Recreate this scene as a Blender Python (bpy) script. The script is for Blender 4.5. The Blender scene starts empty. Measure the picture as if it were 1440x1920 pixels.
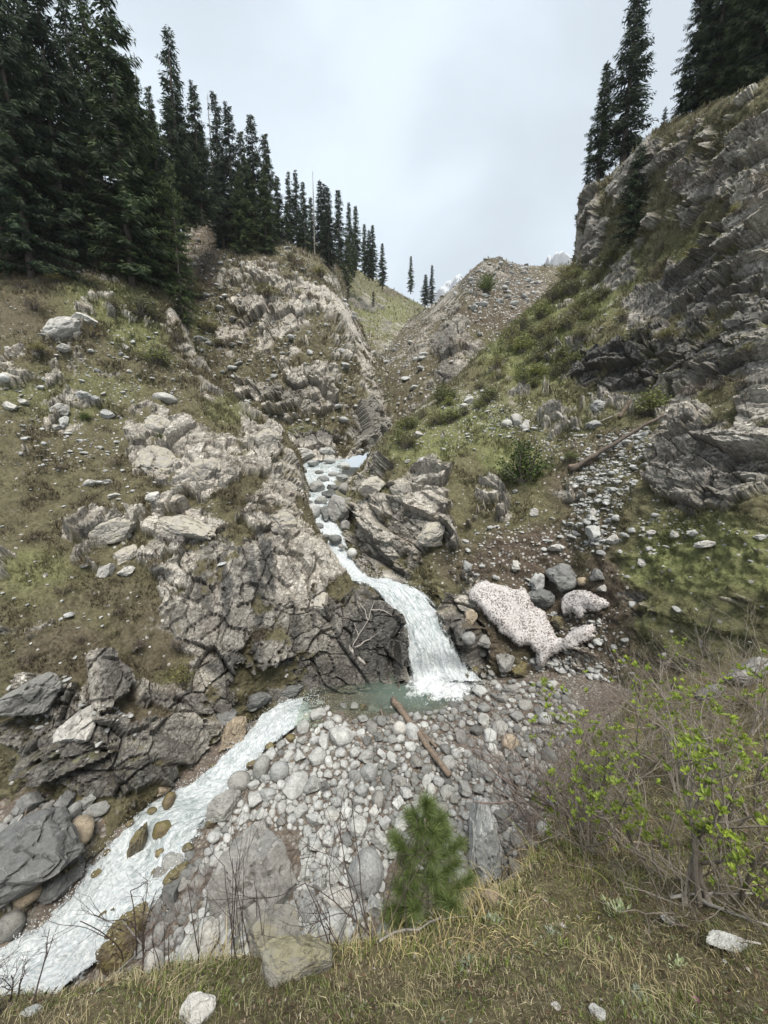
import bpy, math, random
import numpy as np
from mathutils import Vector, Matrix, Quaternion

# ------------------------------------------------------------------ camera, world, sun, exposure
SC = bpy.context.scene
COL = SC.collection
R = math.radians
FPX, PITCH = 700.0, R(9.0)          # focal length in pixels of the 1440x1920 photograph, camera tilted 9 deg down
cam_d = bpy.data.cameras.new('camera')
cam = bpy.data.objects.new('camera', cam_d)
COL.objects.link(cam)
cam_d.sensor_fit = 'VERTICAL'
cam_d.sensor_height = 36.0
cam_d.sensor_width = 27.0
cam_d.lens = 36.0 * FPX / 1920.0
cam_d.clip_start = 0.05
cam_d.clip_end = 6000.0
cam.location = (0, 0, 0)
cam.rotation_euler = (R(90) - PITCH, 0, 0)
SC.camera = cam

SUN_EL, SUN_AZ = R(63), R(166)       # azimuth measured from +Y towards +X
world = bpy.data.worlds.new('World')
SC.world = world
world.use_nodes = True
wn = world.node_tree
wn.nodes.clear()


def wnode(t, **kw):
    n = wn.nodes.new(t)
    for k, v in kw.items():
        setattr(n, k, v)
    return n


w_out = wnode('ShaderNodeOutputWorld')
w_bg = wnode('ShaderNodeBackground')
w_bg.inputs['Strength'].default_value = 0.1
w_sky = wnode('ShaderNodeTexSky', sky_type='NISHITA')
w_sky.sun_disc = False
w_sky.sun_elevation = SUN_EL
w_sky.sun_rotation = SUN_AZ
w_tc = wnode('ShaderNodeTexCoord')
w_map = wnode('ShaderNodeMapping')
w_map.inputs['Scale'].default_value = (1.0, 1.0, 1.35)
w_map.inputs['Location'].default_value = (0.35, 0.2, 0.1)
wn.links.new(w_tc.outputs['Generated'], w_map.inputs['Vector'])
w_n1 = wnode('ShaderNodeTexNoise')
w_n1.inputs['Scale'].default_value = 2.1
w_n1.inputs['Detail'].default_value = 5.0
w_n1.inputs['Roughness'].default_value = 0.45
w_n1.inputs['Distortion'].default_value = 0.4
wn.links.new(w_map.outputs['Vector'], w_n1.inputs['Vector'])
w_r1 = wnode('ShaderNodeValToRGB')
e = w_r1.color_ramp.elements
e[0].position, e[0].color = 0.33, (1.86, 2.08, 2.28, 1)
e[1].position, e[1].color = 0.63, (2.38, 2.68, 2.92, 1)
w_r1.color_ramp.interpolation = 'EASE'
wn.links.new(w_n1.outputs['Fac'], w_r1.inputs['Fac'])
w_mix = wnode('ShaderNodeMix', data_type='RGBA')
w_mix.inputs['Factor'].default_value = 0.965
wn.links.new(w_sky.outputs['Color'], w_mix.inputs[6])
wn.links.new(w_r1.outputs['Color'], w_mix.inputs[7])
wn.links.new(w_mix.outputs[2], w_bg.inputs['Color'])
wn.links.new(w_bg.outputs['Background'], w_out.inputs['Surface'])

sun_d = bpy.data.lights.new('sun', 'SUN')
sun = bpy.data.objects.new('sun', sun_d)
COL.objects.link(sun)
sun_d.energy = 1.5
sun_d.angle = R(30)
sun_d.color = (1.0, 0.95, 0.87)
sv = Vector((math.sin(SUN_AZ) * math.cos(SUN_EL), math.cos(SUN_AZ) * math.cos(SUN_EL), math.sin(SUN_EL)))
sun.rotation_euler = sv.to_track_quat('Z', 'Y').to_euler()

vs = SC.view_settings
vs.view_transform = 'Standard'
vs.look = 'None'
vs.exposure = 1.88
vs.gamma = 1.0
vs.use_curve_mapping = False
SC.render.engine = 'CYCLES'
SC.cycles.max_bounces = 6
SC.cycles.diffuse_bounces = 3
SC.cycles.transparent_max_bounces = 12
SC.cycles.use_denoising = True

# ------------------------------------------------------------------ helpers: pixels of the photograph <-> points of the place
CP, SP = math.cos(PITCH), math.sin(PITCH)


def ray(px, py):
    x, v = (px - 720.0) / FPX, (960.0 - py) / FPX
    return np.array([x, CP + v * SP, -SP + v * CP])


def at(px, py, q):
    """the point seen at a pixel: q > 0 is its distance along +Y, q < 0 its height z"""
    d = ray(px, py)
    return d * (q / d[1] if q > 0 else q / d[2])


def pix(P):
    P = np.asarray(P)
    dep = P[..., 1] * CP - P[..., 2] * SP
    up = P[..., 1] * SP + P[..., 2] * CP
    return 720 + FPX * P[..., 0] / dep, 960 - FPX * up / dep, dep


# ------------------------------------------------------------------ helpers: noise
def hsh(ix, iy, iz, s):
    with np.errstate(over='ignore'):
        h = (ix.astype(np.int64).astype(np.uint32) * np.uint32(374761393) + iy.astype(np.int64).astype(np.uint32) * np.uint32(668265263)
             + iz.astype(np.int64).astype(np.uint32) * np.uint32(2246822519) + np.uint32((s * 3266489917) & 0xffffffff))
        h ^= h >> np.uint32(13)
        h *= np.uint32(1274126177)
        h ^= h >> np.uint32(16)
        h *= np.uint32(2654435761)
        h ^= h >> np.uint32(15)
    return (h & np.uint32(0xffffff)).astype(np.float32) / 16777216.0


def vnoise(P, s=0):
    f = np.floor(P)
    t = (P - f).astype(np.float32)
    t = t * t * t * (t * (t * 6 - 15) + 10)
    i = f.astype(np.int64)
    out = 0
    for dx in (0, 1):
        wx = t[:, 0] if dx else 1 - t[:, 0]
        for dy in (0, 1):
            wy = t[:, 1] if dy else 1 - t[:, 1]
            for dz in (0, 1):
                wz = t[:, 2] if dz else 1 - t[:, 2]
                out = out + wx * wy * wz * hsh(i[:, 0] + dx, i[:, 1] + dy, i[:, 2] + dz, s)
    return out


def fbm(P, s=0, o=5, g=0.5):
    a, tot, n = 0, 0, 1.0
    for k in range(o):
        a = a + n * vnoise(P * (2.03 ** k) + 17.3 * k, s + k)
        tot += n
        n *= g
    return a / tot


def blocks(P, s=0, jit=0.85):
    """jointed rock: every cell is a tilted facet; returns its height (about -1..1), the gap F2 - F1 to the next block and a tone"""
    b = np.floor(P - 0.5).astype(np.int64)
    f1 = np.full(len(P), 9.0, np.float32)
    f2 = f1.copy()
    bi = [np.zeros(len(P), np.int64) for _ in range(3)]
    bd = [np.zeros(len(P), np.float32) for _ in range(3)]
    for dx in (0, 1):
        for dy in (0, 1):
            for dz in (0, 1):
                c = (b[:, 0] + dx, b[:, 1] + dy, b[:, 2] + dz)
                d = [(P[:, k] - (c[k] + 0.5 + jit * (hsh(*c, s + 11 * k + 1) - 0.5))).astype(np.float32) for k in range(3)]
                r = np.sqrt(np.sqrt(d[0] ** 4 + d[1] ** 4 + d[2] ** 4))
                near = r < f1
                f2 = np.where(near, f1, np.minimum(f2, r))
                for k in range(3):
                    bi[k] = np.where(near, c[k], bi[k])
                    bd[k] = np.where(near, d[k], bd[k])
                f1 = np.where(near, r, f1)
    h = (hsh(*bi, s + 51) - 0.5) * 1.0
    for k in range(3):
        h = h + (hsh(*bi, s + 61 + k) - 0.5) * 1.7 * bd[k]
    return h, f2 - f1, hsh(*bi, s + 71)


def sstep(a, b, x):
    t = np.clip((x - a) / (b - a), 0, 1)
    return t * t * (3 - 2 * t)


# ------------------------------------------------------------------ helpers: objects
def unit(v):
    return v / (np.linalg.norm(v, axis=-1, keepdims=True) + 1e-9)


def mesh_np(name, V, F, attrs=None, smooth=True):
    """mesh from numpy: V (n,3); F (m,3) or (m,4)"""
    me = bpy.data.meshes.new(name)
    V = np.ascontiguousarray(V, np.float32)
    F = np.ascontiguousarray(F, np.int32)
    k = F.shape[1]
    me.vertices.add(len(V))
    me.vertices.foreach_set('co', V.ravel())
    me.loops.add(F.size)
    me.loops.foreach_set('vertex_index', F.ravel())
    me.polygons.add(len(F))
    me.polygons.foreach_set('loop_start', np.arange(0, F.size, k, dtype=np.int32))
    me.update(calc_edges=True)
    me.validate()
    if attrs:
        for an, a in attrs.items():
            a = np.asarray(a, np.float32)
            if a.ndim == 1:
                at_ = me.attributes.new(an, 'FLOAT', 'POINT')
                at_.data.foreach_set('value', np.ascontiguousarray(a))
            else:
                at_ = me.attributes.new(an, 'FLOAT_COLOR', 'POINT')
                c4 = np.ones((len(a), 4), np.float32)
                c4[:, :3] = a
                at_.data.foreach_set('color', c4.ravel())
    me.polygons.foreach_set('use_smooth', np.full(len(F), smooth))
    return me


def obj(name, me, mat=None, parent=None, loc=None):
    o = bpy.data.objects.new(name, me)
    COL.objects.link(o)
    if mat is not None and me is not None and not me.materials:
        me.materials.append(mat)
    if parent is not None:
        o.parent = parent
    if loc is not None:
        o.location = loc
    return o


def tag(o, label=None, cat=None, group=None, kind=None):
    for k, v in (('label', label), ('category', cat), ('group', group), ('kind', kind)):
        if v:
            o[k] = v
    return o


def empty(name, loc):
    o = bpy.data.objects.new(name, None)
    COL.objects.link(o)
    o.location = [float(x) for x in loc]
    o.empty_display_size = 0.2
    return o


class Buf:
    """collects triangles for one mesh"""

    def __init__(self):
        self.v, self.f, self.c, self.n = [], [], [], 0

    def add(self, V, F, c=None):
        V = np.asarray(V, np.float32)
        self.v.append(V)
        self.f.append(np.asarray(F, np.int32) + self.n)
        if c is not None:
            c = np.asarray(c, np.float32)
            self.c.append(np.broadcast_to(c, (len(V), 3)) if c.ndim == 1 else c)
        self.n += len(V)

    def mesh(self, name, smooth=True):
        return mesh_np(name, np.concatenate(self.v), np.concatenate(self.f), {'tint': np.concatenate(self.c)} if self.c else None, smooth)

    def tube(self, pts, radii, k=5, c=None, cap=True):
        pts = np.asarray(pts, np.float64)
        n = len(pts)
        tan = unit(np.gradient(pts, axis=0))
        ref = np.array([0.31, 0.17, 0.93]) if abs(tan[0][2]) < 0.8 else np.array([0.9, 0.3, 0.1])
        a = unit(np.cross(tan, ref))
        b = np.cross(tan, a)
        th = np.arange(k) * 2 * math.pi / k
        ring = pts[:, None, :] + np.asarray(radii)[:, None, None] * (np.cos(th)[None, :, None] * a[:, None, :] + np.sin(th)[None, :, None] * b[:, None, :])
        V = ring.reshape(-1, 3)
        i = np.arange(n - 1)[:, None] * k + np.arange(k)[None, :]
        j = np.arange(n - 1)[:, None] * k + (np.arange(k)[None, :] + 1) % k
        F = np.concatenate([np.stack([i, j, j + k], -1).reshape(-1, 3), np.stack([i, j + k, i + k], -1).reshape(-1, 3)])
        if cap:
            V = np.concatenate([V, pts[:1], pts[-1:]])
            q = np.arange(k)
            F = np.concatenate([F, np.stack([(q + 1) % k, q, np.full(k, n * k)], -1),
                                np.stack([(n - 1) * k + q, (n - 1) * k + (q + 1) % k, np.full(k, n * k + 1)], -1)])
        self.add(V, F, c)


# ------------------------------------------------------------------ helpers: materials
def new_mat(name):
    m = bpy.data.materials.new(name)
    m.use_nodes = True
    m.node_tree.nodes.clear()
    return m, m.node_tree


class NT:
    def __init__(self, nt):
        self.t = nt

    def n(self, typ, inputs=None, **kw):
        n = self.t.nodes.new(typ)
        for k, v in kw.items():
            setattr(n, k, v)
        for k, v in (inputs or {}).items():
            self.set(n.inputs[k], v)
        return n

    def set(self, sock, v):
        if isinstance(v, bpy.types.NodeSocket):
            self.t.links.new(v, sock)
        else:
            sock.default_value = v

    def attr(self, name, out='Fac'):
        return self.n('ShaderNodeAttribute', attribute_name=name).outputs[out]

    def coord(self, out='Object', scale=None):
        s = self.n('ShaderNodeTexCoord').outputs[out]
        if scale is not None:
            s = self.n('ShaderNodeMapping', {'Vector': s, 'Scale': scale}).outputs[0]
        return s

    def noise(self, vec, scale, detail=6, rough=0.55, dist=0.0, out='Fac'):
        return self.n('ShaderNodeTexNoise', {'Vector': vec, 'Scale': scale, 'Detail': detail, 'Roughness': rough, 'Distortion': dist}).outputs[out]

    def voro(self, vec, scale, feature='F1', out='Distance', rnd=1.0):
        return self.n('ShaderNodeTexVoronoi', {'Vector': vec, 'Scale': scale, 'Randomness': rnd}, feature=feature).outputs[out]

    def ramp(self, fac, stops, interp='LINEAR'):
        n = self.n('ShaderNodeValToRGB', {'Fac': fac})
        r = n.color_ramp
        r.interpolation = interp
        while len(r.elements) < len(stops):
            r.elements.new(0.5)
        for e_, (p, c) in zip(r.elements, stops):
            e_.position = p
            e_.color = (c, c, c, 1) if isinstance(c, (int, float)) else (*c, 1)
        return n.outputs['Color']

    def mix(self, f, a, b, blend='MIX'):
        n = self.n('ShaderNodeMix', data_type='RGBA', blend_type=blend)
        self.set(n.inputs[0], f)
        for k, v in ((6, a), (7, b)):
            self.set(n.inputs[k], v if isinstance(v, bpy.types.NodeSocket) else (*v, 1))
        return n.outputs[2]

    def math(self, op, a, b=0.0, clamp=False):
        n = self.n('ShaderNodeMath', operation=op, use_clamp=clamp)
        self.set(n.inputs[0], a)
        self.set(n.inputs[1], b)
        return n.outputs[0]

    def bsdf(self, color, rough=0.9, spec=0.25, normal=None, **kw):
        ins = {'Base Color': color if isinstance(color, bpy.types.NodeSocket) else (*color, 1), 'Roughness': rough, 'Specular IOR Level': spec}
        if normal is not None:
            ins['Normal'] = normal
        ins.update(kw)
        return self.n('ShaderNodeBsdfPrincipled', ins).outputs[0]

    def bump(self, h, strength=0.5, dist=0.1, normal=None):
        ins = {'Height': h, 'Strength': strength, 'Distance': dist}
        if normal is not None:
            ins['Normal'] = normal
        return self.n('ShaderNodeBump', ins).outputs[0]

    def out(self, s):
        self.n('ShaderNodeOutputMaterial', {'Surface': s})
# ------------------------------------------------------------------ materials of the ground
def hill_material(name, fscale=1.0, warm=1.0, rocklight=1.0):
    m, nt = new_mat(name)
    t = NT(nt)
    P = t.coord('Object')
    n_big = t.noise(P, 0.23 * fscale, 6, 0.6)
    n_mid = t.noise(P, 1.3 * fscale, 8, 0.65)
    n_fine = t.noise(P, 7.0 * fscale, 6, 0.7)
    rock, green, dirt, dark, scree = [t.attr(a) for a in ('rock', 'green', 'dirt', 'dark', 'scree')]
    # turf: straw, olive and brown heath in patches
    g1 = t.ramp(n_mid, [(0.30, (0.047, 0.041, 0.026)), (0.44, (0.105, 0.093, 0.056)), (0.56, (0.150, 0.135, 0.080)), (0.72, (0.255, 0.23, 0.15))])
    g2 = t.ramp(n_fine, [(0.30, (0.036, 0.034, 0.020)), (0.5, (0.112, 0.104, 0.057)), (0.70, (0.22, 0.203, 0.122))])
    turf = t.mix(0.55, g1, g2)
    red = t.ramp(n_big, [(0.42, 0.0), (0.68, 0.45)])
    turf = t.mix(red, turf, (0.105, 0.088, 0.055))
    gcol = t.ramp(n_fine, [(0.3, (0.082, 0.097, 0.036)), (0.52, (0.195, 0.22, 0.083)), (0.74, (0.30, 0.31, 0.14))])
    gf = t.math('MULTIPLY', green, t.ramp(n_mid, [(0.30, 0.35), (0.6, 0.95)]))
    turf = t.mix(gf, turf, gcol)
    dcol = t.ramp(n_fine, [(0.28, (0.040, 0.028, 0.020)), (0.52, (0.098, 0.076, 0.058)), (0.75, (0.20, 0.168, 0.135))])
    ground = t.mix(t.math('MULTIPLY', dirt, t.ramp(n_mid, [(0.25, 0.6), (0.55, 1.0)])), turf, dcol)
    # small stones lying on the ground, too small to pick out one by one
    v = t.n('ShaderNodeTexVoronoi', {'Vector': P, 'Scale': 4.5 * fscale})
    spick = t.math('MULTIPLY', t.math('LESS_THAN', v.outputs['Distance'], 0.42),
                   t.math('LESS_THAN', t.n('ShaderNodeSeparateColor', {'Color': v.outputs['Color']}).outputs[0], t.math('MULTIPLY', scree, 0.55)))
    scol = t.mix(t.n('ShaderNodeSeparateColor', {'Color': v.outputs['Color']}).outputs[1], (0.20, 0.19, 0.18), (0.50, 0.48, 0.45))
    ground = t.mix(spick, ground, scol)
    # rock: pale grey-beige faces, dark weathered bands, lichen
    Pst = t.coord('Object', (1.0, 1.0, 0.22))
    n_r1 = t.noise(P, 0.55 * fscale, 10, 0.68, 0.3)
    n_r2 = t.noise(Pst, 2.2 * fscale, 8, 0.7)
    n_r3 = t.noise(P, 5.5 * fscale, 8, 0.75)
    L = rocklight
    r1 = t.ramp(n_r1, [(0.30, (0.15 * L, 0.138 * L, 0.124 * L)), (0.46, (0.43 * L, 0.405 * L, 0.36 * L)), (0.62, (0.60 * L, 0.57 * L, 0.52 * L))])
    r2 = t.ramp(n_r2, [(0.30, (0.10, 0.095, 0.09)), (0.45, (0.42, 0.395, 0.355)), (0.68, (0.60 * L, 0.565 * L, 0.52 * L))])
    rk = t.mix(0.5, r1, r2)
    rk = t.mix(t.ramp(n_r3, [(0.35, 0.8), (0.45, 0.0)]), rk, (0.06, 0.054, 0.047))
    rk = t.mix(1.0, rk, t.ramp(t.attr('tone'), [(0.25, (0.62, 0.605, 0.58)), (0.5, (1.0, 0.985, 0.96)), (0.75, (1.3, 1.29, 1.26))]), 'MULTIPLY')
    rk = t.mix(t.ramp(n_big, [(0.54, 0.0), (0.74, 0.36)]), rk, (0.30, 0.215, 0.14))
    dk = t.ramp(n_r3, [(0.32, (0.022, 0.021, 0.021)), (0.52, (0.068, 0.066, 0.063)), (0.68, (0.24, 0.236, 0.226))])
    rk = t.mix(t.math('MULTIPLY', dark, 0.9), rk, dk)  # dark mask: dark and wet stone, plus shade painted under ledges
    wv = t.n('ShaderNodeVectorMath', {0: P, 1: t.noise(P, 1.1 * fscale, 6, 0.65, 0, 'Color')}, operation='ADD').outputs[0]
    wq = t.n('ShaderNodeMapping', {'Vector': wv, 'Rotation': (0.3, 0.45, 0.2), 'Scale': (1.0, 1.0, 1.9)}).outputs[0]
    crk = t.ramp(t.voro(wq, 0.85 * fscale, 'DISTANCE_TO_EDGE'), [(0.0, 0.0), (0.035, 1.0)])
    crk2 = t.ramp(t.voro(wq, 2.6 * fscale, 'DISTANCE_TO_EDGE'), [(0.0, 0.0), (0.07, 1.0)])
    soil = t.math('MULTIPLY', t.math('SUBTRACT', 1.0, t.math('MULTIPLY', crk, crk2)), t.ramp(n_r2, [(0.38, 0.05), (0.58, 0.75)]))  # dark fissure lines drawn into the rock colour, broken up by noise
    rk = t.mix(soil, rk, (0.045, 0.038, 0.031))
    col = t.mix(rock, ground, rk)
    h_rock = t.math('ADD', t.math('MULTIPLY', n_r3, 1.0), t.math('MULTIPLY', t.math('MULTIPLY', crk, crk2), 0.30))
    h = t.n('ShaderNodeMix', {0: rock, 2: t.math('ADD', n_fine, t.math('MULTIPLY', spick, 0.35)), 3: h_rock}, data_type='FLOAT').outputs[0]
    nrm = t.bump(h, 0.75, 0.22 / fscale)
    t.out(t.bsdf(col, t.n('ShaderNodeMix', {0: t.math('MULTIPLY', rock, dark), 2: 0.95, 3: 0.6}, data_type='FLOAT').outputs[0], 0.2, nrm))
    return m


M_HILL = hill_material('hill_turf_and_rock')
M_FAR = hill_material('far_hill_turf_and_rock', 0.35, rocklight=0.62)


# ------------------------------------------------------------------ the terrain: sheets lofted through points of the place
def cr_matrix(n, subs):
    """Catmull-Rom weights: subs[i] samples in cell i"""
    rows = []
    for i in range(n - 1):
        for k in range(subs[i] + (1 if i == n - 2 else 0)):
            t = k / subs[i]
            w = np.array([-t + 2 * t * t - t ** 3, 2 - 5 * t * t + 3 * t ** 3, t + 4 * t * t - 3 * t ** 3, -t * t + t ** 3]) / 2
            r = np.zeros(n)
            for q, wq in zip((i - 1, i, i + 1, i + 2), w):
                if q < 0:
                    r[0] += 2 * wq
                    r[1] -= wq
                elif q >= n:
                    r[n - 1] += 2 * wq
                    r[n - 2] -= wq
                else:
                    r[q] += wq
            rows.append(r)
    return np.array(rows)


TERRAIN = {}


def rotm(ax, deg):
    return np.array(Matrix.Rotation(R(deg), 3, ax))


JOINT = [rotm('X', 14) @ rotm('Y', -9), rotm('Y', 27) @ rotm('X', -12)]    # joints of the left cliff stand; bedding of the right cliff dips


def patch(name, rows, su, sv, base, spots, amp, mat, seed, label, bsize=(3.2, 1.25, 0.5, 0.22), joint=0, squash=(1, 1, 0.7)):
    """rows: control points (px, py, q) bottom to top; su / sv: samples per cell across / up;
    base: starting value of the five ground masks; spots: (mask, px, py, rx, ry, value) where bare rock, soil, ... lie"""
    C = np.array([[np.array(p[1:], float) if p[0] == 'w' else at(*p) for p in r] for r in rows])
    Mv, Mu = cr_matrix(len(rows), sv), cr_matrix(len(rows[0]), su)
    S = np.einsum('ar,rck,bc->abk', Mv, C, Mu)
    A, B = S.shape[:2]
    du, dv = np.gradient(S, axis=1), np.gradient(S, axis=0)
    N = unit(np.cross(du, dv))
    if (N * -S).sum(-1).mean() < 0:
        N = -N
    P, Nf = S.reshape(-1, 3), N.reshape(-1, 3)
    px, py, dep = pix(P)
    w1, w2 = fbm(P * 0.33, seed + 3, 5) - 0.5, fbm(P * 0.33 + 40, seed + 5, 5) - 0.5
    msk = {k: np.full(len(P), base.get(k, 0.0), np.float32) for k in ('rock', 'green', 'dirt', 'dark', 'scree')}
    wob = np.clip(0.8 * 700 / np.maximum(dep, 3), 4, 60)
    for (k, cx, cy, rx, ry, val) in spots:
        e_ = np.sqrt(((px + w1 * wob * 3 - cx) / rx) ** 2 + ((py + w2 * wob * 3 - cy) / ry) ** 2)
        f = val * sstep(1.25, 0.6, e_)
        if val < 0:
            msk[k] = msk[k] * (1 - sstep(1.25, 0.6, e_) * -val)
        else:
            msk[k] = np.maximum(msk[k], f)
    sc = bsize[0]
    n1 = fbm(P / sc * 0.9, seed + 7, 7, 0.62)
    n2 = fbm(P / sc * 3.1, seed + 8, 5, 0.6)
    rk = sstep(0.49, 0.57, msk['rock'] * 0.50 + (n1 - 0.5) * 1.25 + (n2 - 0.5) * 0.75 + 0.20)
    # jointed rock in four sizes: box-like blocks along the joints and the dipping bedding
    Q = P @ JOINT[joint] * np.array(squash)
    Q = Q + (np.stack([fbm(P / sc * 0.8, seed + 20 + k, 3) for k in range(3)], -1) - 0.5) * sc * 0.22
    d, tone = 0, 0
    for s_, a_, w_ in zip(bsize, (0.46, 0.46, 0.28, 0.15), (0.04, 0.05, 0.07, 0.10)):
        h, gap, tn = blocks(Q / s_ + 7.7, seed + int(s_ * 10), 0.95)
        tone = tone + tn / 4
        d = d + a_ * s_ * (h * 0.66 - (0.22 if s_ > 2 else 0.40) * sstep(w_, 0.0, gap))
    rid = 1 - np.abs(2 * fbm(Q / sc * 1.5, seed + 31, 6, 0.58) - 1)
    d = amp * (d + (rid - 0.75) * sc * 0.10)
    soft = (fbm(P * 0.45 / sc * 3.2, seed + 9, 6, 0.55) - 0.5) * 1.0 * sc / 3.2 + (fbm(P * 2.4 / sc * 3.2, seed + 10, 3) - 0.5) * 0.42 * sc / 3.2
    disp = rk * (d + 0.10 * sc) + (1 - rk) * (soft + 0.1 * d)
    face = np.abs((Nf * unit(P)).sum(-1))          # calm the relief where the sheet turns away, it would tear there
    disp = disp * (0.10 + 0.90 * sstep(0.06, 0.50, face))
    P2 = P + Nf * disp[:, None]
    S2 = P2.reshape(A, B, 3)
    N2 = unit(np.cross(np.gradient(S2, axis=1), np.gradient(S2, axis=0))).reshape(-1, 3)
    N2 *= np.sign((N2 * Nf).sum(-1, keepdims=True) + 1e-9)
    # turf settles on the flat tops of the rock; steep broken ground shows stone
    ledge = sstep(0.62, 0.86, N2[:, 2]) * sstep(0.38, 0.56, fbm(P * 1.1, seed + 15, 4))
    rk2 = np.clip(rk * (1 - 0.9 * ledge * sstep(1.05, 0.8, msk['rock'] + 0.05 * n1)), 0, 1)
    hollow = sstep(-0.10, -0.35, d / sc) * sstep(0.35, 0.7, N2[:, 2])
    rk2 = rk2 * (1 - 0.85 * hollow * sstep(0.4, 0.6, n2))
    ii = (np.arange(A - 1)[:, None] * B + np.arange(B - 1)[None, :]).ravel()
    F = np.stack([ii, ii + 1, ii + B + 1, ii + B], -1)
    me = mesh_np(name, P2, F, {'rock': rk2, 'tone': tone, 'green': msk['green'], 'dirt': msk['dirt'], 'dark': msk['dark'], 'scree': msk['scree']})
    me.polygons.foreach_set('use_smooth', rk[ii] < 0.5)
    o = obj(name, me, mat)
    tag(o, label, kind='structure')
    TERRAIN[name] = dict(o=o, P=P2, N=N2, S=P, rock=rk2, dep=dep, px=px, py=py, **{'m_' + k: v for k, v in msk.items()})
    return o


# the left hillside: river bank, cliff, outcrops, turf, forest floor
rows_A = [
    [(-220, 1790, -16.9), (0, 1740, -16.7), (160, 1620, -16.2), (285, 1500, -15.8), (425, 1375, -15.3), (600, 1305, -15.1), (770, 1285, -15.2)],
    [(-220, 1545, -14.5), (0, 1515, -14.8), (170, 1505, -15.0), (285, 1465, -15.0), (430, 1335, -14.5), (605, 1280, -14.3), (757, 1255, -14.3)],
    [(-250, 1300, 16), (0, 1290, 15.5), (170, 1250, 17), (290, 1260, 18.5), (440, 1200, 20.5), (605, 1180, 22.5), (748, 1165, 24.0)],
    [(-260, 1130, 18.5), (0, 1130, 18), (150, 1090, 20), (280, 1000, 23.5), (430, 960, 26), (580, 1050, 25.7), (665, 1092, 26.0)],
    [(-280, 980, 21), (0, 950, 22.5), (140, 930, 25), (280, 900, 27.5), (430, 890, 29), (552, 915, 32), (585, 965, 36)],
    [(-300, 840, 25), (0, 820, 27), (140, 810, 29.5), (280, 780, 33), (410, 780, 36), (528, 808, 40), (565, 880, 45)],
    [(-320, 700, 29), (0, 680, 31.5), (130, 660, 34.5), (250, 660, 38), (340, 680, 41), (424, 738, 43.5), (470, 830, 50)],
    [(-340, 560, 34), (0, 550, 36.5), (130, 540, 39.5), (230, 550, 42.5), (290, 560, 45), (335, 598, 47), (380, 720, 55)],
    [(-350, 400, 40), (0, 440, 43), (130, 450, 46), (215, 470, 49), (275, 500, 52), (318, 530, 54), (355, 640, 62)],
    [(-350, 250, 50), (0, 330, 55), (130, 345, 57), (215, 365, 60), (285, 395, 64), (330, 430, 67), (360, 560, 76)],
    [(-350, 300, 70), (0, 370, 75), (130, 390, 77), (215, 410, 80), (285, 440, 84), (330, 480, 85), (360, 600, 90)],
]
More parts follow.
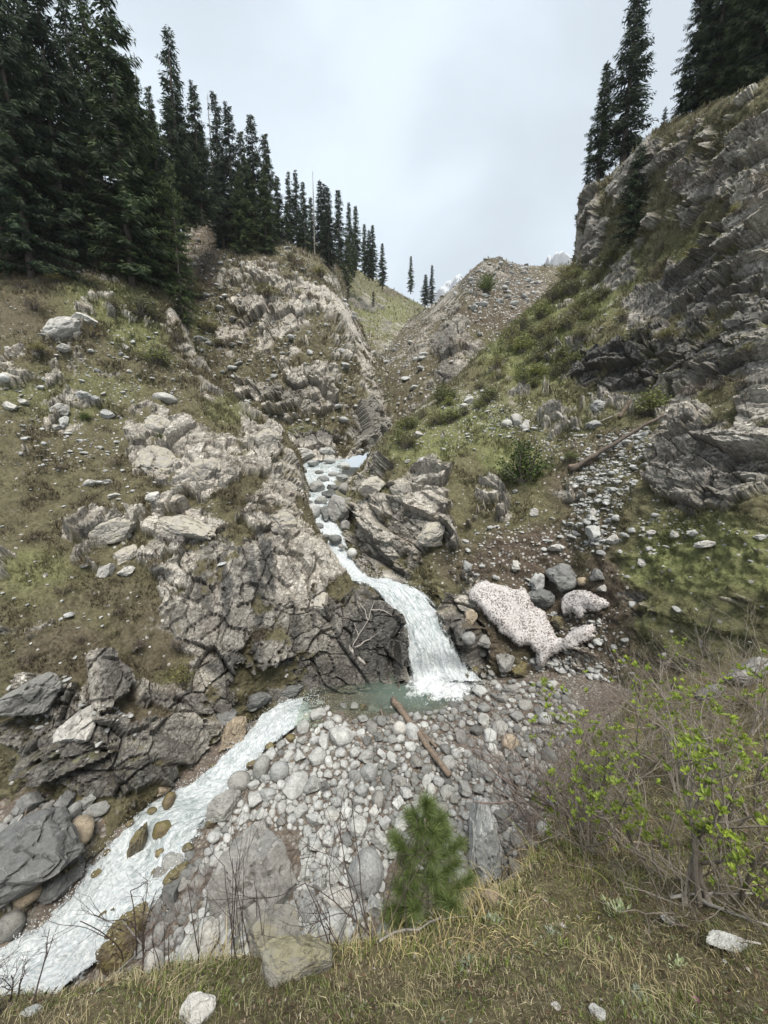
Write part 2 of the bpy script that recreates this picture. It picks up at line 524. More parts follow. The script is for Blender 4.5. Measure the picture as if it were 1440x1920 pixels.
spots_A = [
    ('rock', 310, 830, 95, 75, 1.0), ('rock', 300, 785, 50, 30, 1.0), ('rock', 385, 870, 80, 60, .95), ('rock', 490, 830, 45, 70, .95),
    ('rock', 340, 980, 75, 40, 1.0), ('rock', 200, 985, 80, 45, .95), ('rock', 230, 1040, 90, 40, .8), ('rock', 540, 920, 40, 60, .95),
    ('rock', 430, 1110, 170, 130, 1.0), ('rock', 540, 1090, 90, 140, 1.0), ('rock', 340, 1070, 85, 80, .95), ('rock', 610, 1200, 100, 110, 1.0),
    ('rock', 700, 1200, 90, 100, 1.0), ('rock', 470, 1250, 130, 70, .95), ('rock', 520, 980, 70, 60, .9), ('rock', 600, 1050, 60, 50, 1.0),
    ('rock', 90, 1340, 130, 110, .62), ('rock', 250, 1410, 160, 80, .70), ('rock', 200, 1280, 40, 50, 1.0), ('rock', 60, 1180, 80, 30, .7),
    ('rock', 15, 1060, 40, 60, .9), ('rock', 40, 890, 60, 40, .75), ('rock', 150, 745, 60, 20, .75), ('rock', 120, 790, 50, 30, .7),
    ('rock', 345, 610, 40, 60, .75), ('rock', 400, 700, 40, 60, .6), ('rock', 90, 1620, 150, 120, .8), ('rock', 90, 1040, 40, 30, .5),
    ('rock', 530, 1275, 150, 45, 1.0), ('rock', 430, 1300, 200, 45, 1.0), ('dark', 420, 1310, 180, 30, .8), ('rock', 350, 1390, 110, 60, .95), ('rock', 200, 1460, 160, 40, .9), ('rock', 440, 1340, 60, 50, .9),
    ('dark', 300, 1480, 220, 60, 1.0), ('dark', 700, 1200, 62, 95, 1.0), ('dark', 480, 1275, 70, 40, .9), ('dark', 120, 1450, 200, 80, .9), ('dark', 250, 1400, 170, 80, .7), ('dark', 80, 1350, 130, 70, .55), ('dark', 430, 1180, 180, 80, .45), ('dark', 620, 1200, 70, 70, .4), ('dark', 560, 1270, 120, 40, .9), ('dark', 650, 1120, 60, 50, .75), ('dark', 600, 1240, 90, 50, .6),  # dark wet rock near the water; shade of the cliff foot painted in
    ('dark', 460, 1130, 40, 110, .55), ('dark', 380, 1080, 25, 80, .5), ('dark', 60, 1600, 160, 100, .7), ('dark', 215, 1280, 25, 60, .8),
    ('dark', 620, 1265, 120, 30, .8), ('dark', 350, 1010, 60, 12, .7), ('dark', 200, 1005, 60, 14, .6),  # the strips below the two ledges are shade put into the colour
    ('dark', 415, 1100, 12, 95, 1.0), ('dark', 472, 1125, 14, 85, 1.0), ('dark', 502, 1065, 16, 60, 1.0), ('dark', 376, 1095, 12, 60, .9), ('dark', 440, 1235, 60, 26, 1.0), ('dark', 545, 1190, 10, 70, .9), ('dark', 300, 1075, 34, 12, 1.0), ('dark', 590, 1150, 9, 60, .8), ('dark', 330, 890, 60, 8, .8), ('dark', 250, 905, 30, 8, .8), ('dark', 520, 1010, 30, 10, .7),  # narrow clefts and undersides, their shade painted on the rock face
    ('dirt', 120, 1230, 110, 50, .6), ('dirt', 300, 1200, 70, 110, .5), ('dirt', 250, 1330, 120, 70, .6), ('dirt', 150, 1340, 60, 60, .8),
    ('dirt', 40, 590, 120, 50, .5), ('dirt', 150, 480, 220, 60, .8), ('dirt', 180, 1120, 160, 40, .4),
    ('green', 190, 570, 110, 40, .65), ('green', 260, 620, 60, 40, .6), ('green', 120, 740, 160, 60, .35), ('green', 80, 1080, 90, 60, .45),
    ('green', 330, 1270, 30, 40, .5), ('green', 130, 1430, 40, 25, .8), ('green', 440, 760, 60, 40, .4),
    ('scree', 150, 700, 260, 100, .22), ('scree', 120, 820, 240, 80, .2), ('scree', 150, 1350, 100, 80, .6),
]
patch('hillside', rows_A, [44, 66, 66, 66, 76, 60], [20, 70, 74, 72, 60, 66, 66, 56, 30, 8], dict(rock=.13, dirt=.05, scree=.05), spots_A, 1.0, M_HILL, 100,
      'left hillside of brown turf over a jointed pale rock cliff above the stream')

# the rocky ridge behind it, left of the gorge
rows_B = [
    [(360, 830, 60), (470, 860, 56), (560, 875, 53), (625, 868, 54), (685, 850, 58), (750, 830, 66)],
    [(365, 720, 62), (460, 765, 60), (540, 795, 57), (620, 795, 57), (690, 785, 61), (742, 770, 72)],
    [(355, 640, 66), (440, 685, 65), (530, 705, 62), (620, 712, 62), (690, 710, 67), (732, 700, 80)],
    [(345, 560, 71), (430, 595, 71), (520, 612, 68), (610, 620, 68), (668, 640, 73), (698, 660, 88)],
    [(340, 490, 78), (415, 508, 76), (500, 520, 75), (580, 530, 76), (640, 570, 80), (672, 600, 95)],
    [(345, 420, 90), (412, 455, 85), (475, 478, 82), (560, 495, 83), (615, 525, 88), (650, 570, 105)],
    [(355, 372, 110), (420, 405, 105), (500, 438, 103), (570, 472, 104), (632, 503, 116), (654, 540, 119)],
    [(355, 420, 140), (420, 450, 135), (500, 480, 133), (570, 520, 134), (632, 560, 140), (652, 620, 140)],
]
spots_B = [
    ('rock', 470, 535, 80, 55, .85), ('rock', 570, 570, 80, 70, .85), ('rock', 640, 600, 45, 60, .85), ('rock', 660, 700, 60, 80, .75), ('rock', 540, 640, 60, 40, .7),
    ('rock', 570, 770, 60, 40, .8), ('rock', 640, 840, 110, 45, 1.0), ('rock', 700, 780, 40, 70, .95), ('rock', 500, 750, 40, 30, .9),
    ('rock', 425, 620, 30, 30, .7), ('rock', 455, 560, 40, 30, .8), ('rock', 600, 690, 50, 30, .6),
    ('dirt', 385, 480, 30, 110, .9), ('dirt', 400, 640, 30, 60, .5), ('dark', 600, 810, 60, 30, .8), ('dark', 690, 800, 40, 60, .6), ('dark', 540, 745, 30, 25, .7),
    ('green', 390, 620, 30, 50, .7), ('green', 560, 820, 60, 30, .4), ('scree', 480, 600, 120, 100, .5),
]
patch('rocky_ridge', rows_B, [52, 46, 44, 40, 34], [46, 50, 50, 46, 34, 24, 8], dict(rock=.26, dirt=.12, scree=.3), spots_B, 1.0, M_HILL, 200,
      'broken rocky ridge with brown heath standing left of the gorge', bsize=(5.0, 2.0, 0.9, 0.45))

# the green slope far up the valley
rows_C = [
    [(600, 760, 108), (690, 770, 104), (745, 780, 100), (800, 750, 104)],
    [(620, 650, 124), (680, 650, 120), (732, 665, 115), (790, 660, 120)],
    [(600, 575, 140), (660, 582, 145), (722, 605, 150), (790, 610, 168)],
    [(570, 485, 155), (640, 524, 170), (712, 550, 200), (795, 582, 240)],
    [(560, 430, 182), (640, 488, 204), (715, 532, 232), (800, 580, 285)],
    [(560, 470, 260), (640, 520, 270), (715, 570, 300), (800, 610, 340)],
]
spots_C = [('rock', 690, 570, 40, 18, .8), ('rock', 740, 690, 80, 40, .8), ('rock', 730, 625, 50, 30, .6), ('green', 700, 590, 80, 40, .8), ('green', 760, 560, 50, 20, .5), ('dirt', 750, 545, 40, 12, .8), ('scree', 700, 640, 80, 60, .7)]
patch('far_slope', rows_C, [46, 44, 44], [50, 50, 54, 34, 8], dict(rock=.2, green=.35, scree=.3, dirt=.2), spots_C, 0.8, M_FAR, 300,
      'far grassy valley side seen through the notch', bsize=(9.0, 3.5, 1.4, 0.8))

# the moraine ridge and its bare peak, right of the notch
rows_D = [
    [(700, 850, 75), (745, 830, 73), (810, 790, 72), (885, 745, 74), (980, 680, 82), (1110, 620, 92)],
    [(690, 770, 85), (742, 728, 84), (812, 692, 82), (890, 650, 84), (980, 600, 92), (1110, 570, 102)],
    [(700, 690, 105), (755, 655, 102), (825, 622, 97), (890, 572, 97), (980, 548, 108), (1110, 536, 116)],
    [(740, 630, 140), (790, 598, 130), (840, 566, 114), (898, 516, 110), (975, 515, 122), (1110, 512, 130)],
    [(765, 605, 200), (803, 582, 170), (848, 545, 140), (920, 489, 126), (990, 502, 140), (1110, 500, 152)],
    [(765, 660, 230), (803, 640, 200), (848, 600, 170), (920, 560, 160), (990, 560, 170), (1110, 560, 180)],
]
spots_D = [('rock', 840, 610, 40, 90, .85), ('rock', 860, 680, 60, 60, .85), ('rock', 760, 620, 50, 30, .5), ('dark', 835, 670, 25, 60, .7), ('dark', 740, 710, 50, 40, .6),
           ('scree', 950, 540, 100, 60, .9), ('dirt', 920, 560, 140, 80, .8), ('green', 900, 650, 60, 40, .3), ('green', 860, 560, 30, 25, .4), ('rock', 920, 500, 30, 12, .8)]
patch('moraine_ridge', rows_D, [40, 44, 48, 54, 40], [46, 46, 46, 40, 8], dict(rock=.40, dirt=.4, scree=.5), spots_D, 0.9, M_FAR, 400,
      'bare stony ridge with a rounded peak right of the notch', bsize=(7.0, 2.6, 1.1, 0.6))

# the right side: spur beside the fall, snow gully, turf slope, cliffs up to the skyline
rows_E = [
    [(745, 1275, 26.5), (885, 1272, -15.2), (945, 1290, -15.0), (1045, 1330, -14.9), (1140, 1390, -14.6), (1440, 1420, 12.5), (1850, 1450, 9)],
    [(720, 1150, 27.6), (848, 1160, 25.0), (905, 1180, 23), (1030, 1210, 22.3), (1160, 1220, 19.5), (1440, 1250, 13.5), (1850, 1280, 9.5)],
    [(668, 1060, 30.5), (760, 1070, 27.5), (880, 1080, 25.7), (1030, 1080, 24.3), (1180, 1090, 20.5), (1440, 1080, 15), (1850, 1060, 11)],
    [(650, 985, 35), (745, 960, 30.3), (880, 970, 28.5), (1060, 960, 26), (1215, 970, 21.5), (1440, 975, 16.5), (1850, 940, 12.5)],
    [(656, 900, 41), (755, 885, 33.5), (890, 875, 32.5), (1080, 870, 28.5), (1232, 870, 23.5), (1440, 870, 18.2), (1850, 830, 14)],
    [(672, 890, 49), (722, 825, 41), (880, 780, 38), (1070, 790, 32.5), (1240, 800, 26.5), (1440, 770, 20.2), (1850, 700, 16)],
    [(770, 800, 58), (830, 733, 49), (960, 700, 44), (1090, 735, 36), (1240, 740, 30.5), (1440, 695, 24), (1850, 600, 19)],
    [(870, 725, 66), (920, 648, 55), (1010, 635, 48), (1100, 660, 39), (1240, 640, 33), (1440, 600, 26), (1850, 480, 21)],
    [(975, 645, 72), (1012, 564, 61), (1080, 565, 52), (1170, 560, 43), (1280, 540, 36), (1440, 500, 28.5), (1850, 350, 23)],
    [(1060, 570, 74), (1076, 495, 63), (1125, 500, 55), (1190, 470, 47), (1290, 430, 39), (1440, 380, 31), (1850, 220, 25)],
    [(1085, 480, 76), (1085, 405, 65), (1130, 385, 58), (1200, 335, 49.5), (1300, 300, 42), (1440, 250, 34), (1850, 60, 27)],
    [(1090, 420, 80), (1092, 365, 68), (1150, 325, 61), (1225, 250, 52), (1325, 200, 44), (1440, 148, 37), (1850, -60, 30)],
    [(1090, 470, 92), (1095, 410, 82), (1150, 375, 75), (1225, 310, 66), (1325, 270, 58), (1440, 220, 50), (1850, 40, 42)],
]
spots_E = [
    ('rock', 685, 890, 60, 50, 1.0), ('rock', 780, 930, 80, 70, 1.0), ('rock', 720, 990, 85, 80, 1.0), ('rock', 800, 1010, 60, 60, .95), ('rock', 740, 1070, 90, 30, .75),
    ('rock', 905, 935, 40, 35, .7), ('rock', 940, 960, 45, 25, .6), ('rock', 870, 1110, 50, 60, .7), ('rock', 860, 1200, 60, 50, .8),
    ('rock', 1330, 890, 130, 95, 1.0), ('rock', 1290, 810, 80, 50, 1.0), ('rock', 1420, 840, 60, 120, 1.0), ('rock', 1425, 720, 50, 60, .95), ('rock', 1150, 695, 120, 50, 1.0),
    ('rock', 1290, 660, 130, 70, .85), ('rock', 1240, 560, 110, 90, .9), ('rock', 1350, 560, 110, 120, .95), ('rock', 1420, 450, 80, 120, .85),
    ('rock', 1250, 405, 70, 35, .95), ('rock', 1225, 330, 100, 80, .95), ('rock', 1105, 430, 40, 80, 1.0), ('rock', 1330, 300, 90, 80, .85), ('rock', 1420, 250, 60, 90, .85),
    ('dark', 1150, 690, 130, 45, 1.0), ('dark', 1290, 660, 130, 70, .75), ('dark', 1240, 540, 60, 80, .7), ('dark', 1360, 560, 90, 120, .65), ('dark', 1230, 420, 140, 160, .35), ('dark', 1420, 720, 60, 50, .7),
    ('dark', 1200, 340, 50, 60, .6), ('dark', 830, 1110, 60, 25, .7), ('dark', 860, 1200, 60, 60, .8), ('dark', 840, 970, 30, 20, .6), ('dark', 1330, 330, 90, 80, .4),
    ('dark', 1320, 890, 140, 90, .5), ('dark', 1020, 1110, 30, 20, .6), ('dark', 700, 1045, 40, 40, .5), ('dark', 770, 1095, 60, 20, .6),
    ('dirt', 980, 1050, 130, 70, 1.0), ('dirt', 1100, 1000, 80, 60, .8), ('dirt', 1020, 1150, 130, 100, 1.0), ('dirt', 870, 1050, 60, 50, .7), ('dirt', 1150, 1130, 50, 120, 1.0),
    ('dirt', 930, 1200, 80, 60, .9), ('dirt', 1080, 1260, 100, 60, 1.0), ('dirt', 1150, 830, 60, 30, .8), ('dirt', 1080, 900, 60, 60, .7), ('dirt', 1200, 1250, 100, 40, .7),
    ('scree', 1130, 920, 65, 100, 1.0), ('scree', 1180, 850, 60, 50, .9), ('scree', 970, 790, 80, 40, .8), ('scree', 890, 755, 60, 30, .8), ('scree', 1050, 830, 60, 40, .6),
    ('scree', 1100, 1010, 60, 40, 1.0), ('scree', 1030, 1280, 120, 40, 1.0), ('scree', 1080, 1190, 80, 60, .7), ('scree', 950, 1040, 160, 80, .4), ('scree', 820, 820, 90, 40, .4),
    ('scree', 1300, 1000, 120, 30, .3),
    ('green', 1330, 1050, 170, 80, 1.0), ('green', 1000, 650, 120, 90, .9), ('green', 880, 800, 110, 60, .75), ('green', 790, 840, 80, 40, .8), ('green', 960, 870, 60, 40, .85),
    ('green', 1100, 560, 70, 60, .8), ('green', 1300, 1160, 160, 60, .5), ('green', 1200, 650, 60, 40, .5), ('green', 1320, 470, 90, 40, .6), ('green', 1250, 745, 80, 30, .7),
    ('green', 1400, 620, 60, 60, .4), ('green', 1180, 500, 40, 50, .6), ('green', 1000, 780, 200, 60, .4),
    ('rock', 1330, 1060, 170, 80, -1.0), ('rock', 1000, 1040, 110, 60, -1.0), ('rock', 1000, 1160, 100, 70, -1.0), ('rock', 1000, 650, 80, 60, -.8), ('rock', 1200, 1170, 100, 60, -1.0), ('rock', 990, 880, 60, 60, -.8),
]
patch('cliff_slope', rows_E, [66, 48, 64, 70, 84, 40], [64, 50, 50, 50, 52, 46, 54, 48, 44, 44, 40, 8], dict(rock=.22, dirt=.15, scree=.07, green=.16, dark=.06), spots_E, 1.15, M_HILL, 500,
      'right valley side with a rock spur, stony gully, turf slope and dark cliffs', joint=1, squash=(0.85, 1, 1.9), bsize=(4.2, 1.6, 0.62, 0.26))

# the foreground bank the photographer stands on
rows_G = [
    [('w', -3.2, -1.2, -1.6), ('w', -1.6, -1.2, -1.6), ('w', -.7, -1.2, -1.58), ('w', 0, -1.2, -1.55), ('w', .3, -1.2, -1.53), ('w', .8, -1.2, -1.5), ('w', 1.5, -1.2, -1.45), ('w', 2.6, -1.2, -1.35), ('w', 5, -1.2, -1.1), ('w', 10, -1.2, -.9)],
    [('w', -3.2, .45, -1.72), ('w', -1.6, .45, -1.7), ('w', -.7, .45, -1.68), ('w', 0, .45, -1.66), ('w', .27, .45, -1.65), ('w', .7, .45, -1.63), ('w', 1.4, .45, -1.58), ('w', 2.4, .45, -1.5), ('w', 5, .45, -1.3), ('w', 9, .45, -1.1)],
    [(-500, 1990, .9), (0, 1935, .95), (330, 1935, .93), (640, 1935, .92), (790, 1932, .92), (950, 1930, .93), (1180, 1925, .95), (1440, 1900, 1.0), (2000, 1850, 1.0), (2900, 1830, 1.1)],
    [(-500, 1950, 1.05), (0, 1912, 1.05), (330, 1878, 1.10), (640, 1850, 1.16), (790, 1830, 1.2), (950, 1790, 1.34), (1180, 1740, 1.6), (1440, 1700, 1.7), (2000, 1650, 1.6), (2900, 1620, 1.75)],
    [(-500, 1930, 1.15), (0, 1895, 1.15), (330, 1826, 1.34), (640, 1780, 1.46), (790, 1760, 1.52), (945, 1688, 1.85), (1180, 1550, 2.9), (1440, 1480, 3.2), (2000, 1400, 3), (2900, 1380, 3)],
    [(-500, 1950, 1.35), (0, 1910, 1.38), (330, 1842, 1.7), (640, 1796, 1.9), (790, 1776, 1.95), (945, 1700, 2.4), (1180, 1420, 4.7), (1440, 1335, 5), (2000, 1230, 5), (2900, 1190, 5)],
    [(-500, 2000, 2), (0, 1975, 2), (330, 1905, 2.6), (640, 1850, 3), (790, 1840, 3), (945, 1750, 3.7), (1180, 1325, 6.3), (1440, 1235, 6.5), (2000, 1100, 6.5), (2900, 1060, 6.5)],
    [(-500, 2050, 5), (0, 2000, 6), (330, 1960, 6.5), (640, 1900, 6.5), (790, 1880, 6.5), (945, 1820, 7), (1180, 1430, 9), (1440, 1350, 9.5), (2000, 1280, 9), (2900, 1240, 9.5)],
    [(-500, 2050, 8), (0, 2000, 9), (330, 1950, 9), (640, 1860, 10), (790, 1830, 10.3), (945, 1770, 11), (1180, 1500, 13), (1440, 1420, 13), (2000, 1370, 13), (2900, 1340, 13)],
]
M_BANK, nt_ = new_mat('bank_turf')
t = NT(nt_)
P_ = t.coord('Object')
nA, nB = t.noise(P_, 4.0, 8, 0.65), t.noise(P_, 45.0, 6, 0.7)
c1_ = t.ramp(nA, [(0.32, (0.068, 0.054, 0.034)), (0.5, (0.125, 0.112, 0.062)), (0.66, (0.145, 0.15, 0.070))])
c2_ = t.ramp(nB, [(0.3, (0.035, 0.026, 0.016)), (0.5, (0.12, 0.095, 0.058)), (0.72, (0.30, 0.25, 0.17))])
t.out(t.bsdf(t.mix(0.55, c1_, c2_), 0.95, 0.15, t.bump(nB, 1.0, 0.02)))


def bank():
    C = np.array([[np.array(p[1:], float) if p[0] == 'w' else at(*p) for p in r] for r in rows_G])
    S = np.einsum('ar,rck,bc->abk', cr_matrix(9, [8, 16, 46, 46, 40, 40, 30, 16]), C, cr_matrix(10, [24, 34, 34, 24, 24, 30, 36, 30, 26]))
    A, B = S.shape[:2]
    N = unit(np.cross(np.gradient(S, axis=1), np.gradient(S, axis=0)))
    if N[..., 2].mean() < 0:
        N = -N
    P = S.reshape(-1, 3)
    d = (fbm(P * 1.6, 801, 4) - 0.5) * 0.16 + (fbm(P * 7.0, 805, 3) - 0.5) * 0.05
    far = sstep(2.5, 7.0, P[:, 1])
    d = d * (1 + 2.5 * far)
    P2 = P + N.reshape(-1, 3) * d[:, None]
    ii = (np.arange(A - 1)[:, None] * B + np.arange(B - 1)[None, :]).ravel()
    o = obj('grassy_bank', mesh_np('grassy_bank', P2, np.stack([ii, ii + 1, ii + B + 1, ii + B], -1)), M_BANK)
    tag(o, 'near grassy bank at the bottom of the picture, falling away to the stream', kind='structure')
    return o, P2.reshape(A, B, 3), N


BANK, BANK_S, BANK_N = bank()

# ------------------------------------------------------------------ the stream bed and gravel bar
bed_pts = [
    (590, 1312, -15.3), (500, 1378, -15.6), (420, 1455, -15.9), (330, 1535, -16.3), (260, 1615, -16.6), (170, 1705, -17.1), (60, 1810, -17.6), (-80, 1910, -18.1), (-300, 2000, -18.4),
    (60, 1590, -15.5), (150, 1540, -15.3), (30, 1690, -16.2), (-120, 1700, -16.4), (-200, 1560, -15.0), (215, 1530, -15.7),
    (625, 1335, -14.5), (640, 1450, -14.6), (560, 1500, -14.9), (520, 1440, -14.9), (480, 1560, -15.4), (620, 1600, -15.1), (540, 1690, -15.5), (420, 1680, -15.9), (350, 1760, -16.3), (260, 1800, -16.8),
    (640, 1750, -15.5), (740, 1640, -15.2), (760, 1480, -14.7), (820, 1385, -14.35), (905, 1320, -14.25), (880, 1470, -14.4), (965, 1400, -13.9), (1030, 1330, -13.6), (1070, 1420, -12.9),
    (1000, 1530, -13.5), (940, 1640, -14.0), (1150, 1400, -11.8), (1250, 1500, -11.0), (1200, 1700, -12), (1500, 1700, -10),
    (700, 1308, -15.5), (800, 1300, -15.6), (865, 1280, -15.2), (655, 1318, -15.1), (905, 1262, -14.75), (740, 1350, -14.5), (680, 1350, -14.6), (830, 1328, -14.6), (900, 1297, -14.6), (950, 1275, -14.3), (690, 1275, -15.3), (780, 1255, -15.3),
    (880, 1235, -14.6), (1000, 1270, -13.8), (600, 1280, -15.0), (400, 1350, -15.2), (250, 1480, -15.4), (60, 1500, -14.6),
]


def river_bed():
    X = np.array([at(*p) for p in bed_pts])
    n = len(X)
    D = np.linalg.norm(X[:, None, :2] - X[None, :, :2], axis=-1)
    Mx = np.zeros((n + 3, n + 3))
    Mx[:n, :n] = D + np.eye(n) * -0.25
    Mx[:n, n] = 1
    Mx[:n, n + 1:] = X[:, :2]
    Mx[n:, :n] = Mx[:n, n:].T
    w = np.linalg.solve(Mx, np.concatenate([X[:, 2], np.zeros(3)]))
    xs, ys = np.arange(-26, 14.01, 0.11), np.arange(5.0, 27.01, 0.11)
    gx, gy = np.meshgrid(xs, ys)
    P = np.stack([gx.ravel(), gy.ravel()], -1)
    z = np.zeros(len(P))
    for k in range(0, len(P), 20000):
        q = P[k:k + 20000]
        z[k:k + 20000] = np.linalg.norm(q[:, None] - X[None, :, :2], axis=-1) @ w[:n] + w[n] + q @ w[n + 1:]
    P3 = np.stack([P[:, 0], P[:, 1], z], -1)
    P3[:, 2] += (fbm(P3 * 1.1, 901, 4) - 0.5) * 0.3 + (fbm(P3 * 5.0, 905, 2) - 0.5) * 0.12
    A, B = gx.shape
    ii = (np.arange(A - 1)[:, None] * B + np.arange(B - 1)[None, :]).ravel()
    m, nt2 = new_mat('wet_gravel')
    t = NT(nt2)
    Pc = t.coord('Object')
    v1 = t.n('ShaderNodeTexVoronoi', {'Vector': Pc, 'Scale': 6.5})
    v2 = t.n('ShaderNodeTexVoronoi', {'Vector': Pc, 'Scale': 17.0})
    s1 = t.n('ShaderNodeSeparateColor', {'Color': v1.outputs['Color']})
    stone = t.ramp(s1.outputs[0], [(0.0, (0.10, 0.095, 0.085)), (0.5, (0.23, 0.215, 0.19)), (0.8, (0.36, 0.34, 0.31)), (1.0, (0.20, 0.14, 0.085))])
    gap = t.ramp(v1.outputs['Distance'], [(0.35, 0.0), (0.62, 1.0)])
    sand = t.ramp(t.noise(Pc, 9, 8, 0.7), [(0.3, (0.065, 0.052, 0.042)), (0.7, (0.20, 0.17, 0.14))])
    c = t.mix(gap, stone, sand)
    c = t.mix(t.ramp(t.noise(Pc, 0.8, 5, 0.6), [(0.42, 0.0), (0.62, 0.7)]), c, (0.115, 0.085, 0.065))
    h = t.math('ADD', t.math('MULTIPLY', v1.outputs['Distance'], -1.0), t.math('MULTIPLY', v2.outputs['Distance'], -0.4))
    t.out(t.bsdf(c, 0.8, 0.3, t.bump(h, 0.9, 0.12)))
    o = obj('river_bed', mesh_np('river_bed', P3, np.stack([ii, ii + 1, ii + B + 1, ii + B], -1)), m)
    tag(o, 'gravelly stream bed and stone bar below the fall', kind='structure')
    return o


BED = river_bed()

# ground under everything, out to the horizon
g_ = np.array([[-1240, -100, -60], [1240, -100, -60], [1240, 1590, -60], [-1240, 1590, -60]], float)
tag(obj('valley_floor', mesh_np('valley_floor', g_, np.array([[0, 1, 2, 3]])), M_FAR), 'valley ground below the slopes', kind='structure')


# far snow mountains, half lost in cloud
def snow_mountain():
    xs, ys = np.linspace(-250, 1150, 260), np.linspace(900, 1500, 110)
    gx, gy = np.meshgrid(xs, ys)
    P = np.stack([gx.ravel(), gy.ravel(), np.zeros(gx.size)], -1)
    peaks = [(at(1045, 474, 1250), 200), (at(862, 514, 1350), 110), (at(985, 494, 1300), 90), (at(1130, 440, 1300), 170), (at(812, 548, 1400), 90)]
    z = np.full(len(P), 200.0)
    for (c, s) in peaks:
        r = np.hypot(P[:, 0] - c[0], P[:, 1] - c[1])
        z = np.maximum(z, c[2] - r * (1.05))
    rid = 1 - np.abs(fbm(P * 0.011, 951, 6, 0.55) * 2 - 1)
    z = z + (rid - 0.85) * 130 + (fbm(P * 0.05, 957, 4) - 0.5) * 30
    P[:, 2] = z
    A, B = gx.shape
    ii = (np.arange(A - 1)[:, None] * B + np.arange(B - 1)[None, :]).ravel()
    m, nt2 = new_mat('snow_and_rock')
    t = NT(nt2)
    nz = t.n('ShaderNodeSeparateXYZ', {0: t.n('ShaderNodeNewGeometry').outputs['Normal']}).outputs[2]
    nn = t.noise(t.coord('Object', (1, 1, 0.5)), 0.03, 10, 0.7)
    f = t.ramp(t.math('ADD', nz, t.math('MULTIPLY', nn, 0.9)), [(0.94, 0.0), (1.06, 1.0)])
    t.out(t.bsdf(t.mix(f, (0.21, 0.22, 0.235), (0.40, 0.42, 0.445)), 0.9, 0.2))
    tag(obj('snow_mountain', mesh_np('snow_mountain', P, np.stack([ii, ii + 1, ii + B + 1, ii + B], -1)), m), 'snow covered mountain fading into cloud behind the notch', kind='structure')


snow_mountain()

bpy.context.view_layer.update()
DG = bpy.context.evaluated_depsgraph_get()


def hit(px, py, only=None):
    """where the line of sight through a pixel meets the terrain"""
    o_, d_ = Vector((0, 0, 0)), Vector(ray(px, py)).normalized()
    for _ in range(6):
        ok, loc, nor, _i, ob, _m = SC.ray_cast(DG, o_, d_)
        if not ok:
            return None, None, ''
        n_ = ob.name
        if only is None or n_ in only:
            return np.array(loc), np.array(nor), n_
        o_ = loc + d_ * 0.02
    return None, None, ''


def drop(x, y, z0=400.0):
    """highest terrain below (x, y, z0)"""
    ok, loc, nor, _i, ob, _m = SC.ray_cast(DG, Vector((x, y, z0)), Vector((0, 0, -1)))
    return (np.array(loc), np.array(nor)) if ok else (None, None)
# ------------------------------------------------------------------ water
def foam_material(stretch=0.34, name='white_water'):
    m, nt = new_mat(name)
    t = NT(nt)
    uv = t.n('ShaderNodeCombineXYZ', {0: t.attr('across'), 1: t.attr('along'), 2: 0.0}).outputs[0]
    wob = t.noise(uv, 0.9, 3, 0.5, 0, 'Color')
    uvw = t.n('ShaderNodeVectorMath', {0: uv, 1: t.n('ShaderNodeVectorMath', {0: wob, 'Scale': 0.9}, operation='SCALE').outputs[0]}, operation='ADD').outputs[0]
    st = t.n('ShaderNodeMapping', {'Vector': uvw, 'Scale': (1.0, stretch, 1.0)}).outputs[0]
    n1 = t.noise(st, 3.4, 10, 0.68, 0.35)
    n2 = t.noise(t.n('ShaderNodeMapping', {'Vector': uvw, 'Scale': (1.0, stretch * 2.2, 1.0)}).outputs[0], 9.0, 8, 0.72, 0.2)
    n3 = t.noise(uv, 0.75, 4, 0.6, 0.6)
    foam = t.attr('foam')
    a = t.math('ADD', t.math('ADD', t.math('MULTIPLY', n1, 0.55), t.math('MULTIPLY', n2, 0.30)), t.math('MULTIPLY', n3, 0.35))
    a = t.math('ADD', a, t.math('MULTIPLY', t.math('SUBTRACT', foam, 0.5), 0.5))
    f = t.ramp(a, [(0.50, 0.0), (0.60, 0.45), (0.72, 1.0)])
    white = t.mix(t.ramp(n2, [(0.36, 0.0), (0.62, 1.0)]), (0.33, 0.38, 0.40), (0.66, 0.68, 0.685))
    body = t.mix(t.ramp(n1, [(0.3, 0.0), (0.6, 1.0)]), (0.085, 0.115, 0.105), (0.25, 0.30, 0.30))
    nrm = t.bump(t.math('ADD', n1, t.math('MULTIPLY', n2, 0.6)), 0.8, 0.2)
    fo = t.bsdf(white, 0.55, 0.4, nrm)
    bo = t.bsdf(body, 0.12, 0.5, nrm)
    s = t.n('ShaderNodeMixShader', {0: f, 1: bo, 2: fo}).outputs[0]
    # thin ragged edge where the sheet breaks up
    ed = t.attr('edge')
    cut = t.ramp(t.math('ADD', ed, t.math('MULTIPLY', t.math('SUBTRACT', n1, 0.5), 1.6)), [(0.20, 0.0), (0.40, 1.0)])
    t.out(t.n('ShaderNodeMixShader', {0: cut, 1: t.n('ShaderNodeBsdfTransparent').outputs[0], 2: s}).outputs[0])
    return m


M_FOAM = foam_material()
M_FALL = foam_material(0.14, 'falling_water')


